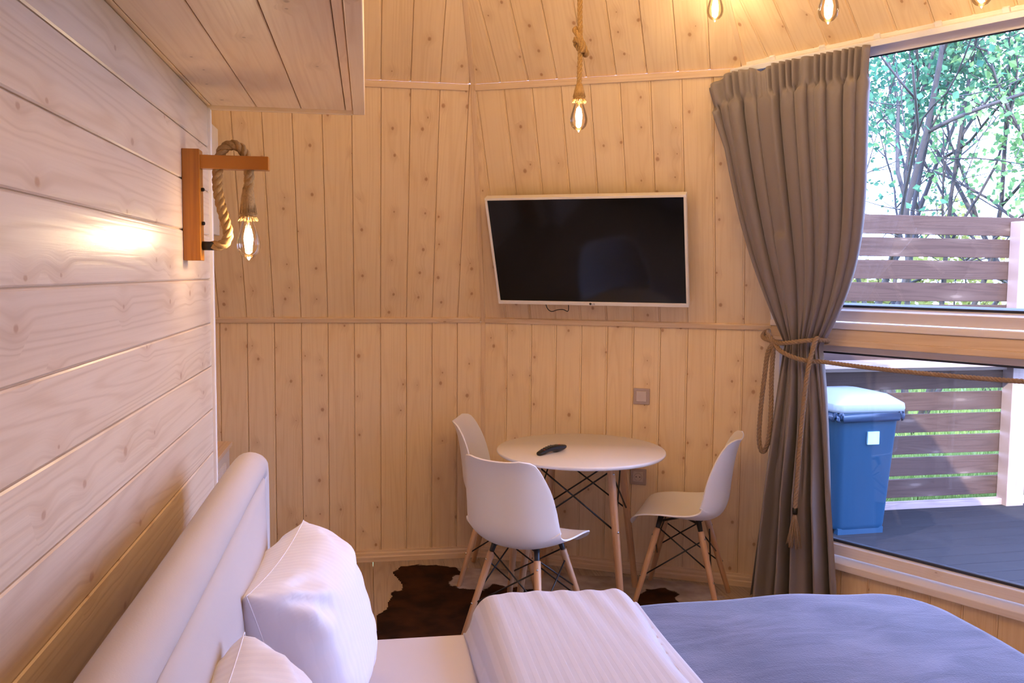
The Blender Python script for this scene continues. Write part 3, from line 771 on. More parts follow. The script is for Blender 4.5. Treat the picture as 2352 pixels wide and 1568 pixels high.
def hide_rug():
    g = 0.006; X0, Y0 = -0.04, 2.92; nx, ny = int(1.84/g), int(1.76/g); ox, oy = 0.85, 3.8
    x, y = np.meshgrid(X0+np.arange(nx+1)*g, Y0+np.arange(ny+1)*g)
    rg = np.random.RandomState(3)
    def fuzz(a, b):     # smooth random field
        z = np.zeros(x.shape)
        for k_ in range(14):
            kx, ky = rg.normal(0, 1, 2)*rg.uniform(15, 130); z += np.sin(kx*x+ky*y+rg.uniform(0, 6.3))/14**0.5
        return z
    fx, fy = fuzz(0, 0)*0.007, fuzz(1, 1)*0.007
    xw, yw = x+fx, y+fy
    ins = np_in(xw, yw, outline); d = np_dist(xw, yw, outline)
    def sd(P): q = np_dist(xw, yw, P); return np.where(np_in(xw, yw, P), q, -q)
    at = np.clip(0.5+np.maximum(sd(brown1), sd(brown2))/0.04, 0, 1)
    idx = -np.ones(x.shape, int); idx[ins] = np.arange(ins.sum())
    zz = 0.0015+0.006*np.clip(d/0.02, 0, 1)
    V = np.stack([x[ins]-ox, y[ins]-oy, zz[ins]], 1)
    q = np.stack([idx[:-1, :-1], idx[:-1, 1:], idx[1:, 1:], idx[1:, :-1]], -1).reshape(-1, 4); q = q[(q >= 0).all(1)]
    o = mesh('cowhide_rug', V, q.tolist(), M['hide'], None, True, mw=Matrix.Translation((ox, oy, 0.0)), recalc=False)
    ca = o.data.attributes.new('patch', 'FLOAT', 'POINT'); ca.data.foreach_set('value', at[ins].tolist())
    mod_solid(o, 0.004, -1)
    return tag(o, 'brown and white cowhide rug on the floor under the dining set', 'rug')
hide_rug()

# ------------------------------------------------------------------ table and chairs
def leg_between(name, a, b, r0, r1, mat, parent, n=14, screw=None):
    a, b = Vector(a), Vector(b); z = (b-a).normalized(); x = Vector((0, 1, 0)).cross(z).normalized(); y = z.cross(x); L = (b-a).length
    v, f = lathe_vf([(r0*0.85, 0), (r0, 0.004), ((r0+r1)/2*1.03, L/2), (r1, L-0.003), (r1*0.9, L)], n)
    return mesh(name, v, f, mat, parent, True, mw=frame_mat(a, x, y, z))
def rod(name, a, b, r, parent): 
    v, f = tube_vf([a, (np.array(a)+np.array(b))/2, b], r, 7); return mesh(name, v, f, M['black_metal'], parent, True)
def lerp(a, b, t): return tuple(np.array(a)+(np.array(b)-np.array(a))*t)
def screw(parent, p, d, r=0.006):
    z = Vector(d).normalized(); x = z.orthogonal().normalized(); y = z.cross(x)
    return lathe('screw', [(r*0.4, -0.003), (r, -0.002), (r, 0.001), (r*0.6, 0.003)], M['steel'], parent, 10, mw=frame_mat(p, x, y, z))

def reparent_screw(leg, root, p, d, r=0.006): return reparent(screw(root, p, d, r), leg)
TBL = (0.994, 3.976); TH = 0.741; TR = 0.40
def dining_table():
    root = tag(empty('dining_table', (TBL[0], TBL[1], 0)), 'round white table on splayed wooden legs with black wire braces', 'table')
    lathe('tabletop', [(TR-0.03, TH-0.020), (TR-0.006, TH-0.018), (TR, TH-0.009), (TR-0.001, TH-0.003), (TR-0.005, TH)], M['table_top'], root, 96)
    ang0 = math.radians(21); tops, bots = [], []
    for i in range(4):
        a = ang0+i*PI/2; ca, sa = math.cos(a), math.sin(a)
        t_, b_ = (0.235*ca, 0.235*sa, TH-0.03), (0.345*ca, 0.345*sa, 0.0); tops.append(t_); bots.append(b_)
        lg = leg_between('leg', lerp(t_, b_, 0.0), b_, 0.0185, 0.0155, M['beech'], root)
        mesh('bracket', *box_vf((0.19*ca-0.02, 0.19*sa-0.02, TH-0.045), (0.19*ca+0.02, 0.19*sa+0.02, TH-0.02)), M['black_metal'], root)
        out = (ca, sa, 0.1)
        for q in (0.06, 0.42): reparent_screw(lg, root, tuple(np.array(lerp(t_, b_, q))+np.array(out)*0.0185), out)
    for i in range(4):
        j = (i+1) % 4
        rod('brace', lerp(tops[i], bots[i], 0.04), lerp(tops[j], bots[j], 0.42), 0.004, root)
        rod('brace', lerp(tops[j], bots[j], 0.04), lerp(tops[i], bots[i], 0.42), 0.004, root)
    return root
dining_table()

def spline1(ks, vs, x):
    """monotone-ish cubic (Catmull) interpolation"""
    P = smooth_interp(ks, vs); return P(x)
def smooth_interp(ks, vs):
    ks, vs = np.array(ks, float), np.array(vs, float)
    def f(x):
        i = int(np.clip(np.searchsorted(ks, x)-1, 0, len(ks)-2)); h = ks[i+1]-ks[i]; t = (x-ks[i])/h
        m0 = (vs[i+1]-vs[max(i-1, 0)])/(ks[i+1]-ks[max(i-1, 0)]); m1 = (vs[min(i+2, len(ks)-1)]-vs[i])/(ks[min(i+2, len(ks)-1)]-ks[i])
        return (2*t**3-3*t*t+1)*vs[i]+(t**3-2*t*t+t)*h*m0+(-2*t**3+3*t*t)*vs[i+1]+(t**3-t*t)*h*m1
    return f
def make_chair():
    root = empty('dining_chair', (0, 0, 0))
    # shell: profile from front lip to top of back  (y forward, z up, half width, edge curl up/forward)
    prof = [(0.222, 0.392, 0.135, 0.00), (0.214, 0.420, 0.185, 0.004), (0.180, 0.440, 0.213, 0.014), (0.10, 0.443, 0.228, 0.026), (0.0, 0.432, 0.234, 0.042), (-0.075, 0.424, 0.236, 0.060),
            (-0.135, 0.430, 0.237, 0.080), (-0.180, 0.458, 0.236, 0.094), (-0.203, 0.51, 0.233, 0.096), (-0.212, 0.59, 0.226, 0.088), (-0.222, 0.67, 0.215, 0.075), (-0.234, 0.735, 0.195, 0.060), (-0.246, 0.780, 0.178, 0.045), (-0.256, 0.802, 0.158, 0.032), (-0.264, 0.814, 0.118, 0.016)]
    ss = [0]
    for a, b in zip(prof[:-1], prof[1:]): ss.append(ss[-1]+math.hypot(a[0]-b[0], a[1]-b[1]))
    ss = np.array(ss)/ss[-1]
    fy, fz, fwd, fc = [smooth_interp(ss, [p[k_] for p in prof]) for k_ in range(4)]
    ns, nt = 56, 30; V, Fc = [], []
    for i in range(ns+1):
        s_ = i/ns; y, z, hw, cu = fy(s_), fz(s_), fwd(s_), fc(s_)
        e = 1e-3; ty, tz = fy(min(1, s_+e))-fy(max(0, s_-e)), fz(min(1, s_+e))-fz(max(0, s_-e)); L = math.hypot(ty, tz)
        ny_, nz_ = tz/L, -ty/L      # normal towards the sitter (up for seat, forward for back)
        for j in range(nt+1):
            t = j/nt*2-1; c = cu*abs(t)**2.4
            V.append((hw*t*(1-0.02*abs(t)**6), y+ny_*c, z+nz_*c))
    for i in range(ns):
        for j in range(nt): q = i*(nt+1)+j; Fc.append((q, q+1, q+nt+2, q+nt+1))
    sh = mesh('shell', V, Fc, M['white_plastic'], root, True, recalc=False); mod_solid(sh, 0.007, 0)
    b = sh.modifiers.new('bevel', 'BEVEL'); b.width = 0.0025; b.segments = 2; b.limit_method = 'ANGLE'
    tops = [(0.118, 0.095, 0.405), (-0.118, 0.095, 0.405), (-0.108, -0.090, 0.405), (0.108, -0.090, 0.405)]
    bots = [(0.215, 0.195, 0.0), (-0.215, 0.195, 0.0), (-0.195, -0.200, 0.0), (0.195, -0.200, 0.0)]
    for i in range(4):
        t_, b_ = tops[i], bots[i]
        lg = leg_between('leg', lerp(t_, b_, 0.06), b_, 0.0155, 0.0115, M['beech'], root)
        br = mesh('bracket', *tube_vf([lerp(t_, b_, -0.08), lerp(t_, b_, 0.05), lerp(t_, b_, 0.13)], [0.014, 0.011, 0.008], 8), M['black_metal'], root, True)
        d = np.array([np.sign(t_[0])*0.5, np.sign(t_[1]), 0.15]); d /= np.linalg.norm(d)
        for q in (0.14, 0.60): reparent_screw(lg, root, tuple(np.array(lerp(t_, b_, q))+d*0.0145), d, 0.005)
    for i in range(4):
        j = (i+1) % 4
        rod('brace', lerp(tops[i], bots[i], 0.05), lerp(tops[j], bots[j], 0.48), 0.0035, root)
        rod('brace', lerp(tops[j], bots[j], 0.16), lerp(tops[i], bots[i], 0.60), 0.0035, root)
    mesh('mount', *merge(tube_vf([(0.118, 0.095, 0.412), (-0.108, -0.09, 0.412)], 0.006, 6), tube_vf([(-0.118, 0.095, 0.412), (0.108, -0.09, 0.412)], 0.006, 6)), M['black_metal'], root)
    return root
ch = make_chair()
def place_chair(o, x, y, face, label):
    o.location = (x, y, 0.004); o.rotation_euler = (0, 0, math.atan2(face[1], face[0])-PI/2)
    return tag(o, label, 'chair', 'white shell chairs at the round table')
CHAIRS = [((0.665, 3.60), (0.67, 0.742), 'white shell chair with its rounded back to the bed'),
          ((0.69, 4.357), (0.953, -0.304), 'white shell chair in the corner behind the other chair, by the back wall'),
          ((1.485, 3.90), (-0.87, 0.49), 'white shell chair pulled out beside the tied-back curtain')]
for i, (p, fc_, lb) in enumerate(CHAIRS):
    place_chair(ch if i == 0 else copy_tree(ch), p[0], p[1], fc_, lb)

# ------------------------------------------------------------------ remote control
def remote():
    root = empty('remote_control', (0.835, 3.90, TH)); 
    root.rotation_euler = (0, 0, math.radians(38))
    n_, mcs = 26, 16; V, Fc = [], []
    for i in range(n_+1):
        q = i/n_; x = -0.098+0.196*q
        w = 0.017+0.006*q; w *= (1-abs(2*q-1)**8)**0.35 if 0 < q < 1 else 0.05
        zt = 0.014+0.014*math.sin(PI*min(1, q*1.02))+0.013*q; zb = 0.0+0.010*math.exp(-((q-0.40)/0.2)**2)
        if q > 0.6: zb = 0.0+0.014*((q-0.6)/0.4)**2
        if q < 0.02 or q > 0.98: zt, zb = (zt+zb)/2+0.002, (zt+zb)/2-0.002
        for j in range(mcs):
            a = 2*PI*j/mcs; c, s_ = math.cos(a), math.sin(a)
            V.append((x, w*math.copysign(abs(c)**0.7, c), (zt+zb)/2+(zt-zb)/2*math.copysign(abs(s_)**0.7, s_)))
    for i in range(n_):
        for j in range(mcs): Fc.append((i*mcs+j, i*mcs+(j+1) % mcs, (i+1)*mcs+(j+1) % mcs, (i+1)*mcs+j))
    Fc += [tuple(range(mcs)), tuple(range(n_*mcs, (n_+1)*mcs))]
    mesh('body', V, Fc, M['black_rubber'], root, True)
    def zt(x): q = (x+0.098)/0.196; return 0.014+0.014*math.sin(PI*min(1, q*1.02))+0.013*q
    grey = make_plain('button_grey', (0.10, 0.10, 0.10), 0.4); red = make_plain('button_red', (0.35, 0.04, 0.04), 0.4); wht = make_plain('button_light', (0.5, 0.42, 0.4), 0.4)
    for i in range(5):
        for j in (-1, 0, 1):
            x = -0.060+i*0.016; lathe('button', [(0.0038, -0.002), (0.0038, 0.0012), (0.002, 0.0018)], grey if (i, j) != (0, -1) else red, root, 8, mw=Matrix.Translation((x, j*0.0085, zt(x)-0.0005)))
    for x, y, mt in ((0.05, -0.005, red), (0.058, 0.006, wht), (0.03, 0.0, grey)):
        lathe('button', [(0.0055, -0.002), (0.0055, 0.001), (0.003, 0.0018)], mt, root, 10, mw=Matrix.Translation((x, y, zt(x)-0.0005)))
    return tag(root, 'black curved remote control lying on the round table', 'remote')
remote()

# ------------------------------------------------------------------ television on the leaning wall
def television():
    t = TB_[1]; Wd, Hg, off = 0.975, 0.572, 0.10
    uB, vB, nBi = Vector(t.u), Vector(t.v), Vector(t.n)
    c = Vector(t.at(0.640, 0.452, off))
    root = empty('television'); root.matrix_world = frame_mat(c, uB, -nBi, vB)   # local x right, y into wall, z up
    root.rotation_mode = 'XYZ'
    b = 0.012
    for nm, lo, hi in (('bezel', (-Wd/2, -0.012, Hg/2-b), (Wd/2, 0.03, Hg/2)), ('bezel', (-Wd/2, -0.012, -Hg/2), (Wd/2, 0.03, -Hg/2+0.019)), ('bezel', (-Wd/2, -0.012, -Hg/2+0.019), (-Wd/2+b, 0.03, Hg/2-b)), ('bezel', (Wd/2-b, -0.012, -Hg/2+0.019), (Wd/2, 0.03, Hg/2-b))):
        bz = box(nm, lo, hi, M['white_tv'], root, 0.0015)
        if hi[2] < -0.2: low_bezel = bz
    box('screen', (-Wd/2+b-0.002, -0.007, -Hg/2+0.017), (Wd/2-b+0.002, 0.012, Hg/2-b+0.002), M['screen'], root)
    box('housing', (-Wd/2+0.06, 0.028, -Hg/2+0.03), (Wd/2-0.06, 0.065, Hg/2-0.10), M['white_tv'], root, 0.01)
    box('wall_bracket', (-0.18, 0.06, -0.12), (0.18, 0.101, 0.12), M['black_metal'], root)
    # maker's mark: round emblem and two letters
    dk = make_plain('logo_dark', (0.03, 0.02, 0.02), 0.4)
    em = lathe('emblem', [(0.0062, 0), (0.0062, 0.0008)], dk, root, 16, mw=Matrix.Translation((0.0, -0.0122, -Hg/2+0.0095)) @ Matrix.Rotation(PI/2, 4, 'X')); reparent(em, low_bezel)
    fc_ = bpy.data.curves.new('lettering', 'FONT'); fc_.body = 'LG'; fc_.size = 0.0125; fc_.extrude = 0.0003; fc_.align_x = 'LEFT'
    to = bpy.data.objects.new('lettering', fc_); COL.objects.link(to)
    dg = bpy.context.evaluated_depsgraph_get(); me = bpy.data.meshes.new_from_object(to.evaluated_get(dg)); bpy.data.objects.remove(to)
    me.materials.append(dk); lo = bpy.data.objects.new('lettering', me); link(lo, root)
    lo.matrix_basis = Matrix.Translation((0.008, -0.0123, -Hg/2+0.005)) @ Matrix.Rotation(PI/2, 4, 'X'); reparent(lo, low_bezel)
    tube('cable', smooth_path([(-0.25, 0.03, -Hg/2+0.03), (-0.245, 0.04, -Hg/2-0.04), (-0.225, 0.045, -Hg/2-0.066), (-0.19, 0.045, -Hg/2-0.056), (-0.16, 0.045, -Hg/2-0.054), (-0.135, 0.045, -Hg/2-0.062), (-0.128, 0.04, -Hg/2-0.01), (-0.127, 0.03, -Hg/2+0.03)], 0.005), 0.0022, M['black_rubber'], root, 6)
    return tag(root, 'white-framed flat television with black screen tilted on the wall', 'television')
television()

# ------------------------------------------------------------------ switch and socket
def plate(name, s_, z_, label, socket):
    t = TB_[0]; c = Vector(t.at(s_, z_, 0)); root = empty(name); root.matrix_world = frame_mat(c, Vector(t.u), Vector(t.n), Vector((0, 0, 1)).cross(Vector((0, 0, 0))) if False else Vector(t.v)) 
    root.matrix_world = frame_mat(c, Vector(t.n).cross(Vector(t.v)), Vector(t.n), Vector(t.v))
    h = 0.042
    box('plate', (-h, 0, -h), (h, 0.008, h), M['taupe_plastic'], root, 0.003)
    if not socket:
        box('rocker', (-0.027, 0.007, -0.027), (0.027, 0.014, 0.027), M['taupe_light'], root, 0.003)
    else:
        ins_ = box('insert', (-0.027, 0.007, -0.027), (0.027, 0.012, 0.027), M['taupe_light'], root, 0.003)
        lathe('well', [(0.0205, 0.0), (0.0205, 0.0015), (0.0185, 0.0015), (0.018, 0.0002), (0.0, 0.0001)], M['taupe_plastic'], root, 28, cap=False, mw=Matrix.Translation((0, 0.0118, 0)) @ Matrix.Rotation(-PI/2, 4, 'X'))
        for dx in (-0.0095, 0.0095): reparent(lathe('pin_hole', [(0.0028, 0), (0.0028, 0.0012)], M['black_rubber'], root, 10, mw=Matrix.Translation((dx, 0.0118, 0)) @ Matrix.Rotation(-PI/2, 4, 'X')), ins_)
    return tag(root, label, 'switch' if not socket else 'socket')
plate('light_switch', 0.880, 0.941, 'square taupe light switch on the pine wall above the table', False)
plate('power_socket', 0.871, 0.519, 'square taupe power socket on the wall behind the table legs', True)

# ------------------------------------------------------------------ lamps
def bulb_parts(root, mw, watts):
    """filament bulb hanging below local origin"""
    pr = [(0.012, 0.012), (0.0135, 0.0), (0.0165, -0.012), (0.0225, -0.030), (0.0285, -0.050), (0.0315, -0.066), (0.0310, -0.078), (0.0265, -0.092), (0.017, -0.102), (0.006, -0.1065), (0.0035, -0.110), (0.0012, -0.113)]
    glass = lathe('bulb_glass', pr, M['bulb_glass'], root, 28, cap=False, mw=mw)
    lathe('bulb_base', [(0.0125, 0.03), (0.0125, 0.004), (0.010, 0.0)], M['brass'], root, 16, mw=mw)
    lathe('stem', [(0.004, 0.0), (0.003, -0.03)], M['brass'], glass, 8)
    fv = []
    for i in range(6):
        a = i*PI/3; fv.append(tube_vf([(0.006*math.cos(a), 0.006*math.sin(a), -0.028), (0.0105*math.cos(a), 0.0105*math.sin(a), -0.055), (0.007*math.cos(a), 0.007*math.sin(a), -0.082)], 0.0024, 6))
    mesh('filament', *merge(*fv), M['filament'], glass, True)
    ld = bpy.data.lights.new('bulb_light', 'POINT'); ld.energy = watts; ld.color = WARM; ld.shadow_soft_size = 0.016
    lo = bpy.data.objects.new('bulb_light', ld); link(lo, root); lo.matrix_basis = mw @ Matrix.Translation((0, 0, -0.055))
def fringe_vf(r0, r1, z0, z1, n=60, rad=0.0011):
    vfs = []
    for i in range(n):
        a = 2*PI*i/n+random.uniform(-0.03, 0.03); dr = random.uniform(-0.0015, 0.003); dz = random.uniform(-0.005, 0.002)
        vfs.append(tube_vf([(r0*math.cos(a), r0*math.sin(a), z0), ((r1+dr)*math.cos(a), (r1+dr)*math.sin(a), z1+dz)], rad, 4))
    return merge(*vfs)
def collar(root, mw, mat, long=False):
    k = 1.5 if long else 1.0
    lathe('rope_collar', [(0.009, 0.062*k), (0.0135, 0.052*k), (0.0185, 0.036*k), (0.0195, 0.014), (0.0205, 0.004), (0.014, 0.002)], mat, root, 24, mw=mw)
    vf = [tube_vf([(0.0202*math.cos(a), 0.0202*math.sin(a), z) for a in np.linspace(0, 2*PI, 25)], 0.0016, 5) for z in (0.008, 0.011, 0.014)]
    mesh('binding', *merge(*vf), mat, root, True, mw=mw)
    o = mesh('fringe', *merge(fringe_vf(0.0185, 0.0245, 0.010, -0.003), fringe_vf(0.012, 0.0200, 0.055*k, 0.014, 44, 0.0013)), mat, root, True, mw=mw); o['kind'] = 'stuff'
def pendant(x, y, zc, ztop, label, knot, watts=PENDANT_W):
    """zc = bottom of the rope collar"""
    root = empty('pendant_lamp', (x, y, zc))
    I = Matrix.Identity(4); bulb_parts(root, I, watts); collar(root, I, M['jute'])
    H = ztop-zc
    rope('rope', [(0, 0, 0.055), (0.002, 0, 0.2), (-0.002, 0, 0.4 if H > 0.45 else H*0.7), (0, 0, H)], 0.0095, M['jute'], root, 0.052)
    if knot:
        z = knot
        rope('knot', [(-0.012, 0.010, z+0.060), (-0.020, -0.004, z+0.048), (-0.004, -0.020, z+0.020), (0.018, -0.010, z-0.018), (0.026, 0.008, z-0.032), (0.012, 0.020, z-0.020), (-0.012, 0.014, z+0.006), (-0.016, -0.008, z+0.018), (0.002, -0.018, z-0.004), (0.006, -0.012, z-0.03)], 0.0095, M['jute'], root, 0.052)
    lathe('ceiling_cup', [(0.04, H), (0.04, H-0.02), (0.015, H-0.035)], M['black_metal'], root, 20)
    return tag(root, label, 'lamp', 'bulbs on ropes hanging from the dome')
def ztop_at(x, y):
    z = Z3
    for i in (0, 1, 2, 3):
        a, b = ring0[i], ring0[(i+1) % NR]; t = (b-a)/np.linalg.norm(b-a); nn = np.array([t[1], -t[0]])
        if nn@(cen-a) < 0: nn = -nn
        z = min(z, Z2+(nn@(np.array([x, y])-a)-D2)/T_TOP)
    return z-0.004
for n_p, (x, y, z, lb, kn) in enumerate(((0.765, 3.165, 2.200, 'bare filament bulb on a knotted rope hanging above the television', 0.20),
                        (1.335, 3.300, 2.663, 'bare bulb hanging just above the television corner of the curtain', 0),
                        (1.425, 2.600, 2.468, 'bare bulb on a rope hanging in front of the middle of the curtain heading', 0.30),
                        (1.895, 2.520, 2.520, 'bare bulb hanging beside the top of the window', 0.28),
                        (0.30, 2.60, 2.62, 'added unseen fill bulb hanging from the dome beside the loft edge', 0.3),  # from here on: bulbs added out of view, run brighter to light the walls
                        (0.80, 2.25, 2.60, 'added unseen fill bulb hanging from the dome above the middle of the bed', 0.25),
                        (0.35, 1.90, 2.60, 'added unseen fill bulb hanging from the dome above the pillows', 0.28),
                        (1.10, 1.70, 2.60, 'added unseen fill bulb hanging from the dome above the blue-grey blanket', 0.27),
                        (1.55, 1.25, 2.60, 'added unseen fill bulb hanging from the dome above the foot of the bed', 0.3))):
    pendant(x, y, z, ztop_at(x, y), lb, kn, PENDANT_W if n_p < 4 else 15.5)

def wall_lamp():
    root = empty('wall_lamp', (XL, 2.465, 1.74))
    box('back_post', (0.0, -0.025, -0.145), (0.045, 0.025, 0.150), M['amber'], root, 0.002)
    # arm along +x, grain along its length
    beam('arm', (0.043, 0.0, 0.0995), (0.222, 0.0, 0.0995), 0.036, 0.036, (0, 0, 1), M['amber'], root, 0.002)
    for z in (0.045, -0.045):
        lathe('bolt', [(0.005, 0), (0.005, 0.006), (0.003, 0.008)], M['black_metal'], root, 10, mw=Matrix.Translation((0.045, 0.0, z)) @ Matrix.Rotation(PI/2, 4, 'Y'))
    lathe('rope_socket', [(0.012, 0), (0.012, 0.03)], M['black_metal'], root, 16, mw=Matrix.Translation((0.045, 0.0, -0.105)) @ Matrix.Rotation(PI/2, 4, 'Y'))
    rope('rope', [(0.070, 0.0, -0.105), (0.100, 0.0, -0.100), (0.112, 0.0, -0.070), (0.100, 0.0, -0.02), (0.088, 0.0, 0.04), (0.088, 0.0, 0.10), (0.100, 0.0, 0.150), (0.128, 0.0, 0.166), (0.155, 0.0, 0.150), (0.168, 0.0, 0.11), (0.168, 0.0, 0.06), (0.166, 0.0, 0.040)], 0.0138, M['jute'], root, 0.06)
    mw = Matrix.Translation((0.165, 0.0, -0.030)); collar(root, mw, M['jute'], True); bulb_parts(root, mw, SCONCE_W)
    return tag(root, 'amber wooden wall lamp with looped rope and glowing bulb on plank wall', 'lamp')
wall_lamp()

# ------------------------------------------------------------------ heater and white box in the nook
def heater():
    root = empty('heater', (-0.75, 4.08, 0.16))
    box('cabinet', (-0.058, -0.46, 0.0), (0.052, 0.46, 0.52), M['heater'], root, 0.006)
    box('top_shelf', (-0.06, -0.49, 0.52), (0.062, 0.49, 0.543), M['amber'] if False else M['trim'], root, 0.003)
    for i in range(38):
        y = -0.42+i*0.0195; box('grille_bar', (0.052, y, 0.36), (0.060, y+0.008, 0.47), M['frame'], root)
    for x, y in ((-0.05, -0.40), (-0.05, 0.40)): box('foot', (x, y-0.02, -0.16), (x+0.06, y+0.02, 0.0), M['black_metal'], root)
    return tag(root, 'pale convector heater with slotted grille in the nook behind the headboard', 'heater')
heater()
def white_box():
    root = empty('fuse_box', (-0.81, 4.02, 1.70))
    v, f = box_vf((0, -0.2, 0.0), (0.11, 0.19, 0.505)); mod_bevel(mesh('casing', v, f, M['white_paint'], root), 0.004)
    box('cover', (0.11, -0.18, 0.03), (0.135, 0.195, 0.515), M['white_paint'], root, 0.004)
    return tag(root, 'plain white box high on the nook wall behind the wooden lamp', 'box')
white_box()

# ------------------------------------------------------------------ curtain, rail, tie-back, rope
tl = TC_[1]
def rail_pt(s_, h, d): return tl.at(s_, h, d)
H_R = h_top-0.002
rl = empty('curtain_rail', tuple(rail_pt(0.10, H_R, 0.03)))
iv = wp(rl)
o = beam('track', rail_pt(left_edge(H_R)-0.20+0.0, H_R, 0.02) if False else rail_pt(left_edge(H_R)-0.06, H_R, 0.012), rail_pt(right_edge(H_R)-0.02, H_R, 0.012), 0.022, 0.026, tl.n, M['white_paint'], rl, 0.002); o.matrix_basis = iv @ o.matrix_basis
for s_ in np.linspace(left_edge(H_R)+0.01, right_edge(H_R)-0.1, 6):
    o = beam('bracket', t2.at(s_, 0.0, 0.0), t2.at(s_, 0.032, 0.0), 0.024, 0.012, t2.n, M['white_paint'], rl, 0.002); o.matrix_basis = iv @ o.matrix_basis
tag(rl, 'white ceiling track above the window carrying the curtain', 'curtain rail')

def curtain():
    XYc = lambda s_, d: K+tC*s_-nC*d            # lower plane coordinates
    ptop = lambda s_: rail_pt(s_, H_R-0.01, 0.055)
    Lt, Rt = ptop(left_edge(H_R)-0.105), ptop(0.735)
    ztop = Lt[2]
    Ltie, Rtie = np.array([1.950, 3.830]), np.array([2.045, 3.690])
    Lbot, Rbot = np.array([1.820, 3.890]), np.array([2.140, 3.600])
    ZT = 1.245
    nu, nz = 300, 150; V, Fc = [], []
    def warp(u): return u+0.018*math.sin(2*PI*u*2.3+0.7)+0.010*math.sin(2*PI*u*5.1+2)
    def sharp(x): c = math.cos(x); return math.copysign(abs(c)**0.75, c)
    dens = [13*(1-0.72*math.exp(-((i/nu-0.36)/0.09)**2))*(1+0.35*math.sin(2*PI*i/nu*3.1+1)) for i in range(nu+1)]
    PHI = np.concatenate([[0], np.cumsum(dens)/nu])
    zs = []
    for j in range(nz+1):
        q = j/nz; zs.append(ztop+0.012-q*(ztop-0.006+0.012))
    for j, z in enumerate(zs):
        for i in range(nu+1):
            u = i/nu; w = warp(u)
            if z >= ZT:
                q = min(1, max(0, (ztop-z)/(ztop-ZT)))
                e = q**1.15
                L_ = Lt[:2]+(Ltie-Lt[:2])*e; R_ = Rt[:2]+(Rtie-Rt[:2])*e
                L_ = L_-tC*0.045*math.sin(PI*q**1.3)*1.0+tC*0.055*max(0, 1-q/0.14)*0
                R_ = R_+tC*0.085*math.sin(PI*q**1.5)
            else:
                q = (ZT-z)/ZT; e = q**0.85
                L_ = Ltie+(Lbot-Ltie)*e; R_ = Rtie+(Rbot-Rtie)*e
            d = (R_-L_); wd = np.linalg.norm(d); d = d/wd; nn = np.array([-d[1], d[0]])
            if nn@(cen-L_) < 0: nn = -nn
            hd = max(0.0, min(1.0, (z-(ztop-0.115))/0.03))          # heading tape zone
            tie = math.exp(-((z-ZT)/0.16)**2); low = max(0, min(1, (ZT-z)/0.7))
            flat = 1-0.9*math.exp(-((u-0.335)/0.05)**4)
            f1 = 0.75*(2*abs(math.cos(PI*PHI[i]))-1.0)+0.28*math.cos(2*PI*0.47*PHI[i]+1.1)
            f2 = 0.8*(2*abs(math.cos(PI*4.6*w+1.0))-1.0)+0.30*math.cos(2*PI*7.3*w+0.6)
            f0 = sharp(2*PI*21*w)*flat
            mid = f1*(1-low)+f2*low
            amp = 0.036*(1-tie*0.35)+0.050*low
            ff = mid*amp*(flat*0.6+0.4 if z > ZT+0.5 else 1)
            disp = ff*(1-hd)+f0*0.013*hd+0.02*(0.25+0.75*tie)*math.sin(PI*u)*2.0+0.035*low*math.sin(PI*u)
            # pinch just below the heading tape
            disp -= 0.008*math.exp(-((z-(ztop-0.125))/0.02)**2)*(f0*0.5+0.5)
            shear = 0.014*math.sin(2*PI*PHI[i]+0.6)*(1-hd)*(1-tie)*(1-low)
            p = L_+d*(wd*u+shear)+nn*disp
            sag = 0.0
            if z > ztop-0.3:       # loose first corner hangs below the rail end
                kk = max(0, 1-u/0.10); kk2 = max(0, (z-(ztop-0.3))/0.3)
                sag = -0.050*kk*kk2; p = p+nn*0.02*kk*kk2-d*0.030*kk*kk2
                sag += -0.022*math.exp(-((u-0.335)/0.045)**2)*hd
            # follow the rail slope of the leaning window top
            V.append((p[0], p[1], z+sag))
    for j in range(nz):
        for i in range(nu): q = j*(nu+1)+i; Fc.append((q, q+1, q+nu+2, q+nu+1))
    c0 = Vector((2.0, 3.75, 0.0))
    o = mesh('curtain', [(x-c0.x, y-c0.y, z) for x, y, z in V], Fc, M['curtain'], None, True, mw=Matrix.Translation(c0), recalc=False)
    mod_solid(o, 0.0025, 0)
    return tag(o, 'taupe pleated curtain gathered by a rope beside the window', 'curtain')
curtain()

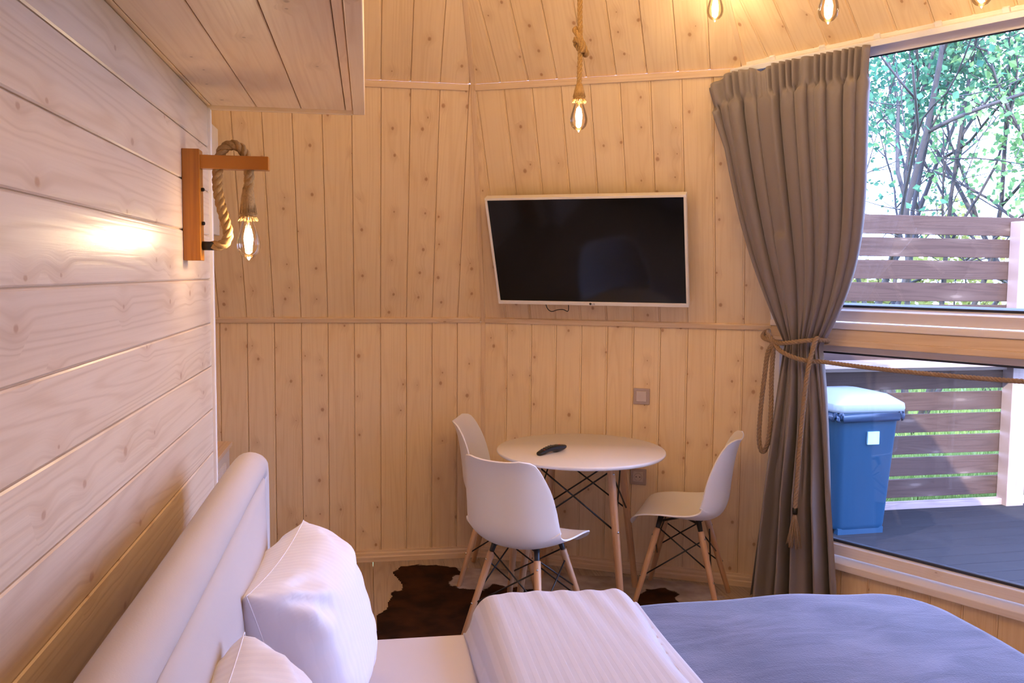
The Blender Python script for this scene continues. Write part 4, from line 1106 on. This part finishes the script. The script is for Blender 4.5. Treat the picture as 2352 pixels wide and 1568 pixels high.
def tieback():
    hook = np.array(list(TB_[0].at(1.500, 1.288, 0.0)))
    root = empty('curtain_tieback', tuple(hook)); c = lambda *p: tuple(np.array(p)-hook)
    nin = TB_[0].n
    tube('hook', smooth_path([tuple(np.array(nin)*-0.005), tuple(np.array(nin)*0.03), tuple(np.array(nin)*0.045+np.array([0, 0, 0.008])), tuple(np.array(nin)*0.045+np.array([0, 0, 0.022]))], 0.004), 0.004, M['black_metal'], root, 8)
    cin = -np.array([nC[0], nC[1], 0]); tc3 = np.array([tC[0], tC[1], 0]); ctr = np.array([1.998, 3.760, 1.245])
    def q(s_, d, z): return tuple(ctr+tc3*s_+cin*d+np.array([0, 0, z])-hook)
    h0 = tuple(np.array(nin)*0.045)
    R = 0.0108
    kn = q(-0.105, 0.085, 0.015)
    # ring round the hook back to the knot
    rope('loop', [kn, q(-0.17, 0.07, 0.030), tuple(np.array(nin)*0.06-np.array([TB_[0].u[0], TB_[0].u[1], 0])*0.02+np.array([0, 0, 0.0])), tuple(np.array(nin)*0.05+np.array([0, 0, 0.012])), q(-0.15, 0.065, 0.050), kn], R, M['jute_grey'], root, 0.052)
    # two turns round the gathered curtain
    rope('loop', [kn, q(-0.06, 0.11, 0.012), q(0.0, 0.118, 0.020), q(0.06, 0.105, 0.030), q(0.105, 0.06, 0.035), q(0.115, 0.0, 0.03), q(0.07, -0.05, 0.02), q(-0.06, -0.05, 0.01), q(-0.115, 0.0, 0.01), kn], R, M['jute_grey'], root, 0.052)
    rope('loop', [kn, q(-0.05, 0.118, -0.020), q(0.02, 0.122, -0.045), q(0.075, 0.105, -0.058), q(0.112, 0.06, -0.062)], R, M['jute_grey'], root, 0.052)
    # hanging bight on the left
    rope('loop', [kn, q(-0.135, 0.085, -0.04), q(-0.150, 0.085, -0.16), q(-0.165, 0.085, -0.32), q(-0.168, 0.085, -0.46), q(-0.150, 0.080, -0.515), q(-0.125, 0.075, -0.46), q(-0.118, 0.07, -0.32), q(-0.118, 0.075, -0.15), kn], R, M['jute_grey'], root, 0.052)
    # tail with tassel
    t0_ = q(0.112, 0.085, 0.045)
    tail = rope('tail', [q(0.10, 0.055, 0.030), t0_, q(0.108, 0.105, 0.0), q(0.095, 0.125, -0.12), q(0.085, 0.140, -0.35), q(0.078, 0.150, -0.60), q(0.074, 0.152, -0.735)], R, M['jute_grey'], root, 0.052)
    e = np.array(q(0.074, 0.152, -0.735)); 
    lathe('ferrule', [(0.0115, -0.014), (0.012, 0.0), (0.0115, 0.014)], M['black_rubber'], tail, 14, mw=Matrix.Translation(Vector(e)+Vector((0, 0, -0.005))))
    vfs = []
    for i in range(90):
        a = random.uniform(0, 2*PI); r = 0.030*math.sqrt(random.random()); L = random.uniform(0.12, 0.165); b = random.uniform(-0.012, 0.012)
        p0 = e+np.array([0.005*math.cos(a), 0.005*math.sin(a), -0.015])
        p1 = e+np.array([r*0.7*math.cos(a), r*0.7*math.sin(a), -0.015-L*0.5]); p2 = e+np.array([r*1.05*math.cos(a)+b, r*1.05*math.sin(a)+b*0.5, -0.015-L])
        vfs.append(tube_vf(smooth_path([p0, p1, p2], 0.02), 0.0016, 4))
    o = mesh('tassel', *merge(*vfs), M['jute_grey'], tail, True); o['kind'] = 'stuff'
    return tag(root, 'twisted jute tie-back with hanging loop and tassel round the curtain', 'tieback')
tieback()
def guard_rope():
    ctr = np.array([1.998, 3.760, 1.245]); cin = -np.array([nC[0], nC[1], 0]); tc3 = np.array([tC[0], tC[1], 0])
    a = ctr+tc3*0.108+cin*0.06+np.array([0, 0, -0.060]); pts = [a]
    for s_, dz in ((0.35, -0.070), (0.6, -0.074), (0.9, -0.072), (1.15, -0.060), (1.27, -0.045)): pts.append(ctr+tc3*s_+cin*(0.06-0.03*s_)+np.array([0, 0, dz]))
    pts = [p-a for p in pts]
    root = empty('rope', tuple(a)); rope('strand', pts, 0.0100, M['jute_grey'], root, 0.046)
    e = pts[-1]; tube('hook', [tuple(e), tuple(e+np.array([0.03, 0.02, 0.0])), tuple(e+np.array([nC[0], nC[1], 0])*0.085)], 0.004, M['black_metal'], root)
    return tag(root, 'twisted jute rope stretched across the window from the curtain tie', 'rope')
guard_rope()

# ------------------------------------------------------------------ terrace: deck, fence, bin
DZ = -0.05
deck = struct(mesh('floor_deck', *box_vf((1.5, 2.0, DZ-0.20), (7.2, 5.62, DZ-0.035)), M['gasket']))
FR = math.radians(2.0); fdir = np.array([math.cos(FR), math.sin(FR), 0]); fn = np.array([math.sin(FR), -math.cos(FR), 0])   # fn towards the house
FO = np.array([3.6, 5.50, 0.0])
def fp(s_, d, z): return FO+fdir*s_+fn*d+np.array([0, 0, z])
d0 = 0.0
for i in range(27):
    d0 = 0.02+i*0.142
    a, b = (-2.4, 3.5)
    # deck boards clear of the house wall
    p = rect(a, b, -d0-0.138, -d0); 
    tt = [fp(x, -y, DZ) for x, y in p]
    lim = lambda q: (q[:2]-K)@nC
    poly2 = [(q[0], q[1]) for q in tt]; 
    if area(poly2) < 0: poly2 = poly2[::-1]
    poly2 = clip(poly2, -nC[0], -nC[1], -(nC@K+0.13)); 
    if len(poly2) >= 3: poly2 = clip(poly2, -nB[0], -nB[1], -(nB@S+0.13))
    if len(poly2) >= 3: poly2 = clip(poly2, -1, 0, -(max(ring0[3][0], ring0[4][0])-0.9))
    if len(poly2) >= 3: board('plank', poly2, lambda x, y, d: np.array([x, y, DZ+d]), tuple(fdir), (0, 0, 1), 0.035, 0.001, M['deck'], deck)
fence = empty('fence', tuple(fp(0, 0, DZ)))
ivf = wp(fence)
def fbeam(nm, a, b, w, d, n_, mt, bev=0.003):
    o = beam(nm, a, b, w, d, n_, mt, fence, bev); o.matrix_basis = ivf @ o.matrix_basis; return o
for i in range(13):
    z = 0.083+i*0.1535
    fbeam('slat', fp(-2.3, -0.02, z), fp(3.4, -0.02, z), 0.130, 0.022, fn, M['fence'])
fbeam('bottom_rail', fp(-2.3, 0.0, DZ+0.022), fp(3.4, 0.0, DZ+0.022), 0.045, 0.06, fn, M['fence_post'])
fbeam('handrail', fp(-1.8, 0.0, 0.955), fp(1.0, 0.0, 0.955), 0.075, 0.045, fn, M['fence_post']); fbeam('rail_shelf', fp(-1.8, 0.13, 0.995), fp(1.0, 0.13, 0.995), 0.26, 0.03, (0, 0, -1), M['fence_post'])
fbeam('top_cap', fp(-1.8, 0.0, 1.0), fp(1.0, 0.0, 1.0), 0.12, 0.025, (0, 0, 1), M['fence_post']) if False else None
for s_ in (-1.75, 0.86+0.075, 2.9):
    fbeam('post', fp(s_, 0.005, DZ-0.1), fp(s_, 0.005, 1.96), 0.14, 0.10, fn, M['fence_post'], 0.004)
tag(fence, 'brown horizontal slat fence with pale posts round the terrace', 'fence')
# lights wire on the post
wr = empty('string_lights', tuple(fp(1.03, 0.05, 0.0)))
pts = [(0.0, 0.0, 0.02), (0.02, 0, 0.12), (-0.005, 0, 0.22), (0.015, 0, 0.34), (-0.01, 0, 0.47), (0.01, 0, 0.6), (0.0, 0, 0.8), (0.02, 0, 1.0), (0, 0, 1.3), (0.01, 0, 1.7)]
tube('cable', smooth_path(pts, 0.02), 0.006, M['black_rubber'], wr, 6)
for z in (0.14, 0.33, 0.52, 0.71, 0.9, 1.1):
    lathe('lamp_holder', [(0.012, 0), (0.014, 0.03), (0.010, 0.045)], M['black_rubber'], wr, 10, mw=Matrix.Translation((0.0, -0.005, z)) @ Matrix.Rotation(-PI/2, 4, 'X') @ Matrix.Rotation(0.6, 4, 'Y'))
    lathe('lamp', [(0.012, 0.045), (0.022, 0.065), (0.018, 0.085), (0.005, 0.095)], M['white_paint'], wr, 12, mw=Matrix.Translation((0.0, -0.005, z)) @ Matrix.Rotation(-PI/2, 4, 'X') @ Matrix.Rotation(0.6, 4, 'Y'))
tag(wr, 'dark cable with white bulbs running up the pale fence post', 'string lights')

def wheelie_bin():
    root = empty('wheelie_bin', (3.045, 5.14, DZ), 0.06)
    def ringr(hx, hy, z, r=0.05, n=6):
        out = []
        for cx, cy, a0_ in ((hx-r, hy-r, 0), (-hx+r, hy-r, PI/2), (-hx+r, -hy+r, PI), (hx-r, -hy+r, 1.5*PI)):
            for k_ in range(n): a = a0_+PI/2*k_/(n-1); out.append((cx+r*math.cos(a), cy+r*math.sin(a), z))
        return out
    def loft_rings(rs, nm, mt):
        n_ = len(rs[0]); v = [p for r_ in rs for p in r_]; f = [tuple(range(n_))[::-1], tuple(range(n_*(len(rs)-1), n_*len(rs)))]
        for k_ in range(len(rs)-1):
            for i in range(n_): f.append((k_*n_+i, k_*n_+(i+1) % n_, (k_+1)*n_+(i+1) % n_, (k_+1)*n_+i))
        o = mesh(nm, v, f, mt, root, True); mod_bevel(o, 0.004); return o
    loft_rings([ringr(0.175, 0.19, 0.03), ringr(0.18, 0.195, 0.06), ringr(0.218, 0.238, 0.735), ringr(0.236, 0.256, 0.74), ringr(0.238, 0.258, 0.79)], 'body', M['bin_blue'])
    loft_rings([ringr(0.245, 0.265, 0.785), ringr(0.250, 0.270, 0.80), ringr(0.246, 0.266, 0.835), ringr(0.17, 0.20, 0.885), ringr(0.10, 0.13, 0.897)], 'lid', M['bin_lid'])
    bagv = []; n_ = 64
    for z, e in ((0.735, 0.002), (0.75, 0.006), (0.77, 0.005), (0.787, 0.002)):
        b = ringr(0.240+e, 0.260+e, z, 0.05, 16); bagv.append([(p[0]+0.006*math.sin(i*1.7+z*60), p[1]+0.006*math.cos(i*2.1+z*50), p[2]+0.012*math.sin(i*0.9)) for i, p in enumerate(b)])
    v = [p for r_ in bagv for p in r_]; f = []
    for k_ in range(3):
        for i in range(64): f.append((k_*64+i, k_*64+(i+1) % 64, (k_+1)*64+(i+1) % 64, (k_+1)*64+i))
    mod_solid(mesh('bin_bag', v, f, M['bag'], root, True), 0.002)
    box('sticker', (-0.01, -0.2425, 0.58), (0.07, -0.230, 0.66), M['sticker'], root)
    tube('handle', smooth_path([(-0.2, 0.26, 0.76), (-0.2, 0.31, 0.77), (0, 0.32, 0.77), (0.2, 0.31, 0.77), (0.2, 0.26, 0.76)], 0.02), 0.014, M['bin_blue'], root)
    for x in (-0.19, 0.19): lathe('wheel', [(0.02, -0.025), (0.095, -0.025), (0.10, -0.018), (0.10, 0.018), (0.095, 0.025), (0.02, 0.025)], M['black_rubber'], root, 24, mw=Matrix.Translation((x, 0.21, 0.10)) @ Matrix.Rotation(PI/2, 4, 'Y'))
    box('front_foot', (-0.16, -0.19, 0.0), (0.16, -0.15, 0.04), M['bin_blue'], root)
    return tag(root, 'blue wheeled rubbish bin with pale lid on the terrace outside', 'bin')
wheelie_bin()

# ------------------------------------------------------------------ garden
gr = struct(mesh('ground', *box_vf((-30, -30, -0.45), (60, 70, -0.30)), M['ground']))
def grass_strip():
    V, Fc = [], []
    for i in range(26000):
        x = RNG.uniform(1.0, 12.0); y = 5.75+9.0*RNG.rand()**2.0; h = RNG.uniform(0.10, 0.45); a = RNG.uniform(0, 2*PI); w = RNG.uniform(0.006, 0.014)
        lx, ly = RNG.normal(0, 0.1, 2); c, s_ = math.cos(a)*w, math.sin(a)*w; b = len(V)
        V += [(x-c-5, y-s_-8, 0), (x+c-5, y+s_-8, 0), (x+lx-5, y+ly-8, h)]; Fc.append((b, b+1, b+2))
    o = mesh('meadow_grass', V, Fc, M['grass'], None, mw=Matrix.Translation((5, 8, -0.31)), recalc=False)
    return tag(o, 'sunlit meadow grass beyond the fence', 'grass', kind='stuff')
grass_strip()
def tree(base, height, stems, spread, leaves, lsize, mat, label, group='trees beyond the fence', crown=None, name='tree', seed=0, trunk_r=0.06, leaf_from=0.35, name_cat='tree'):
    rg = np.random.RandomState(seed+100)
    root = empty(name, base); tv = []; tips = []
    def grow(p, d, L, r, lvl):
        pts = [p]; n_ = 7; q = p.copy(); dd = d.copy()
        for i in range(n_):
            dd = dd+rg.normal(0, 0.10, 3)+np.array([0, 0, 0.04]); dd /= np.linalg.norm(dd); q = q+dd*L/n_; pts.append(q.copy())
            if lvl < 3 and i >= 2 and rg.rand() < (0.75 if lvl < 2 else 0.6):
                nd = dd+rg.normal(0, 0.55, 3); nd /= np.linalg.norm(nd); grow(q.copy(), nd, L*rg.uniform(0.35, 0.6), r*0.5, lvl+1)
            if lvl >= 1: tips.append((q.copy(), lvl))
        rad = np.linspace(r, r*0.45, len(pts)); tv.append(tube_vf(pts, rad, 6 if lvl < 2 else 4))
    for k_ in range(stems):
        a = 2*PI*k_/stems+rg.uniform(-0.4, 0.4); d = np.array([math.cos(a)*spread, math.sin(a)*spread, 1.0]); d /= np.linalg.norm(d)
        grow(np.array([0.08*math.cos(a), 0.08*math.sin(a), -0.05]), d, height*rg.uniform(0.8, 1.0), trunk_r*rg.uniform(0.7, 1.0), 0)
    mesh('trunk', *merge(*tv), M['bark'], root, True, recalc=False)
    tp = [t_[0] for t_ in tips if t_[0][2] > height*leaf_from*0.6]
    V, Fc = [], []
    if crown: 
        for _ in range(int(leaves*0.5)):
            c_, r_ = crown[rg.randint(len(crown))]; v_ = rg.normal(0, 1, 3); v_ /= np.linalg.norm(v_); tp.append(np.array(c_)+v_*np.array(r_)*rg.uniform(0.5, 1.0))
    tp = np.array(tp)
    for _ in range(leaves):
        c = tp[rg.randint(len(tp))]+rg.normal(0, 0.13, 3)
        a = rg.normal(0, 1, 3); a /= np.linalg.norm(a); b = np.cross(a, rg.normal(0, 1, 3)); b /= np.linalg.norm(b); n3 = np.cross(a, b)
        s_ = lsize*rg.uniform(0.6, 1.25); k0 = len(V)
        V += [c-a*s_*0.5, c+b*s_*0.42-a*s_*0.05+n3*s_*0.12, c+a*s_*0.6, c-b*s_*0.42-a*s_*0.05+n3*s_*0.12, c+a*s_*0.05]
        Fc += [(k0, k0+1, k0+4), (k0+1, k0+2, k0+4), (k0+2, k0+3, k0+4), (k0+3, k0, k0+4)]
    o = mesh('foliage', V, Fc, mat, root, recalc=False); o['kind'] = 'stuff'
    return tag(root, label, name_cat, group)
tree((6.2, 9.2, -0.3), 5.0, 8, 0.42, 1500, 0.055, M['leaf_teal'], 'sparse multi-stemmed tree with bare fanning branches behind the fence', seed=1, trunk_r=0.042, leaf_from=0.75)
tree((7.6, 8.2, -0.3), 5.2, 3, 0.35, 9500, 0.075, M['leaf_green'], 'broad-leaved bright green tree hanging over the terrace fence', seed=2, trunk_r=0.05, leaf_from=0.5, crown=[((-0.6, -0.6, 3.0), (0.9, 0.7, 0.9)), ((0.1, -0.5, 2.0), (0.8, 0.6, 0.7)), ((0.1, 0, 4.0), (1.5, 1.2, 0.9)), ((0.8, 0, 3.0), (1.0, 1.0, 1.0))])
tree((5.2, 8.6, -0.3), 5.6, 3, 0.30, 5200, 0.065, M['leaf_teal'], 'dark teal-leaved tree rising next to the curtain edge', seed=3, trunk_r=0.045, leaf_from=0.75, crown=[((0.1, -0.3, 3.9), (1.1, 0.8, 0.55)), ((1.1, -0.3, 4.3), (1.0, 0.8, 0.6))])
BL = ('low yellowing bush seen through the fence beside the curtain', 'low yellowing bush below the bare fanning branches', 'low yellowing bush behind the pale fence post')
for k_, (x, y, h) in enumerate(((5.0, 11.5, 1.9), (7.5, 12.5, 1.8), (9.6, 12.0, 2.0))):
    tree((x, y, -0.3), h, 7, 0.6, 3200, 0.10, M['leaf_yellow'], BL[k_], 'meadow bushes', name='bush', seed=20+k_, trunk_r=0.03, leaf_from=0.1, name_cat='bush')
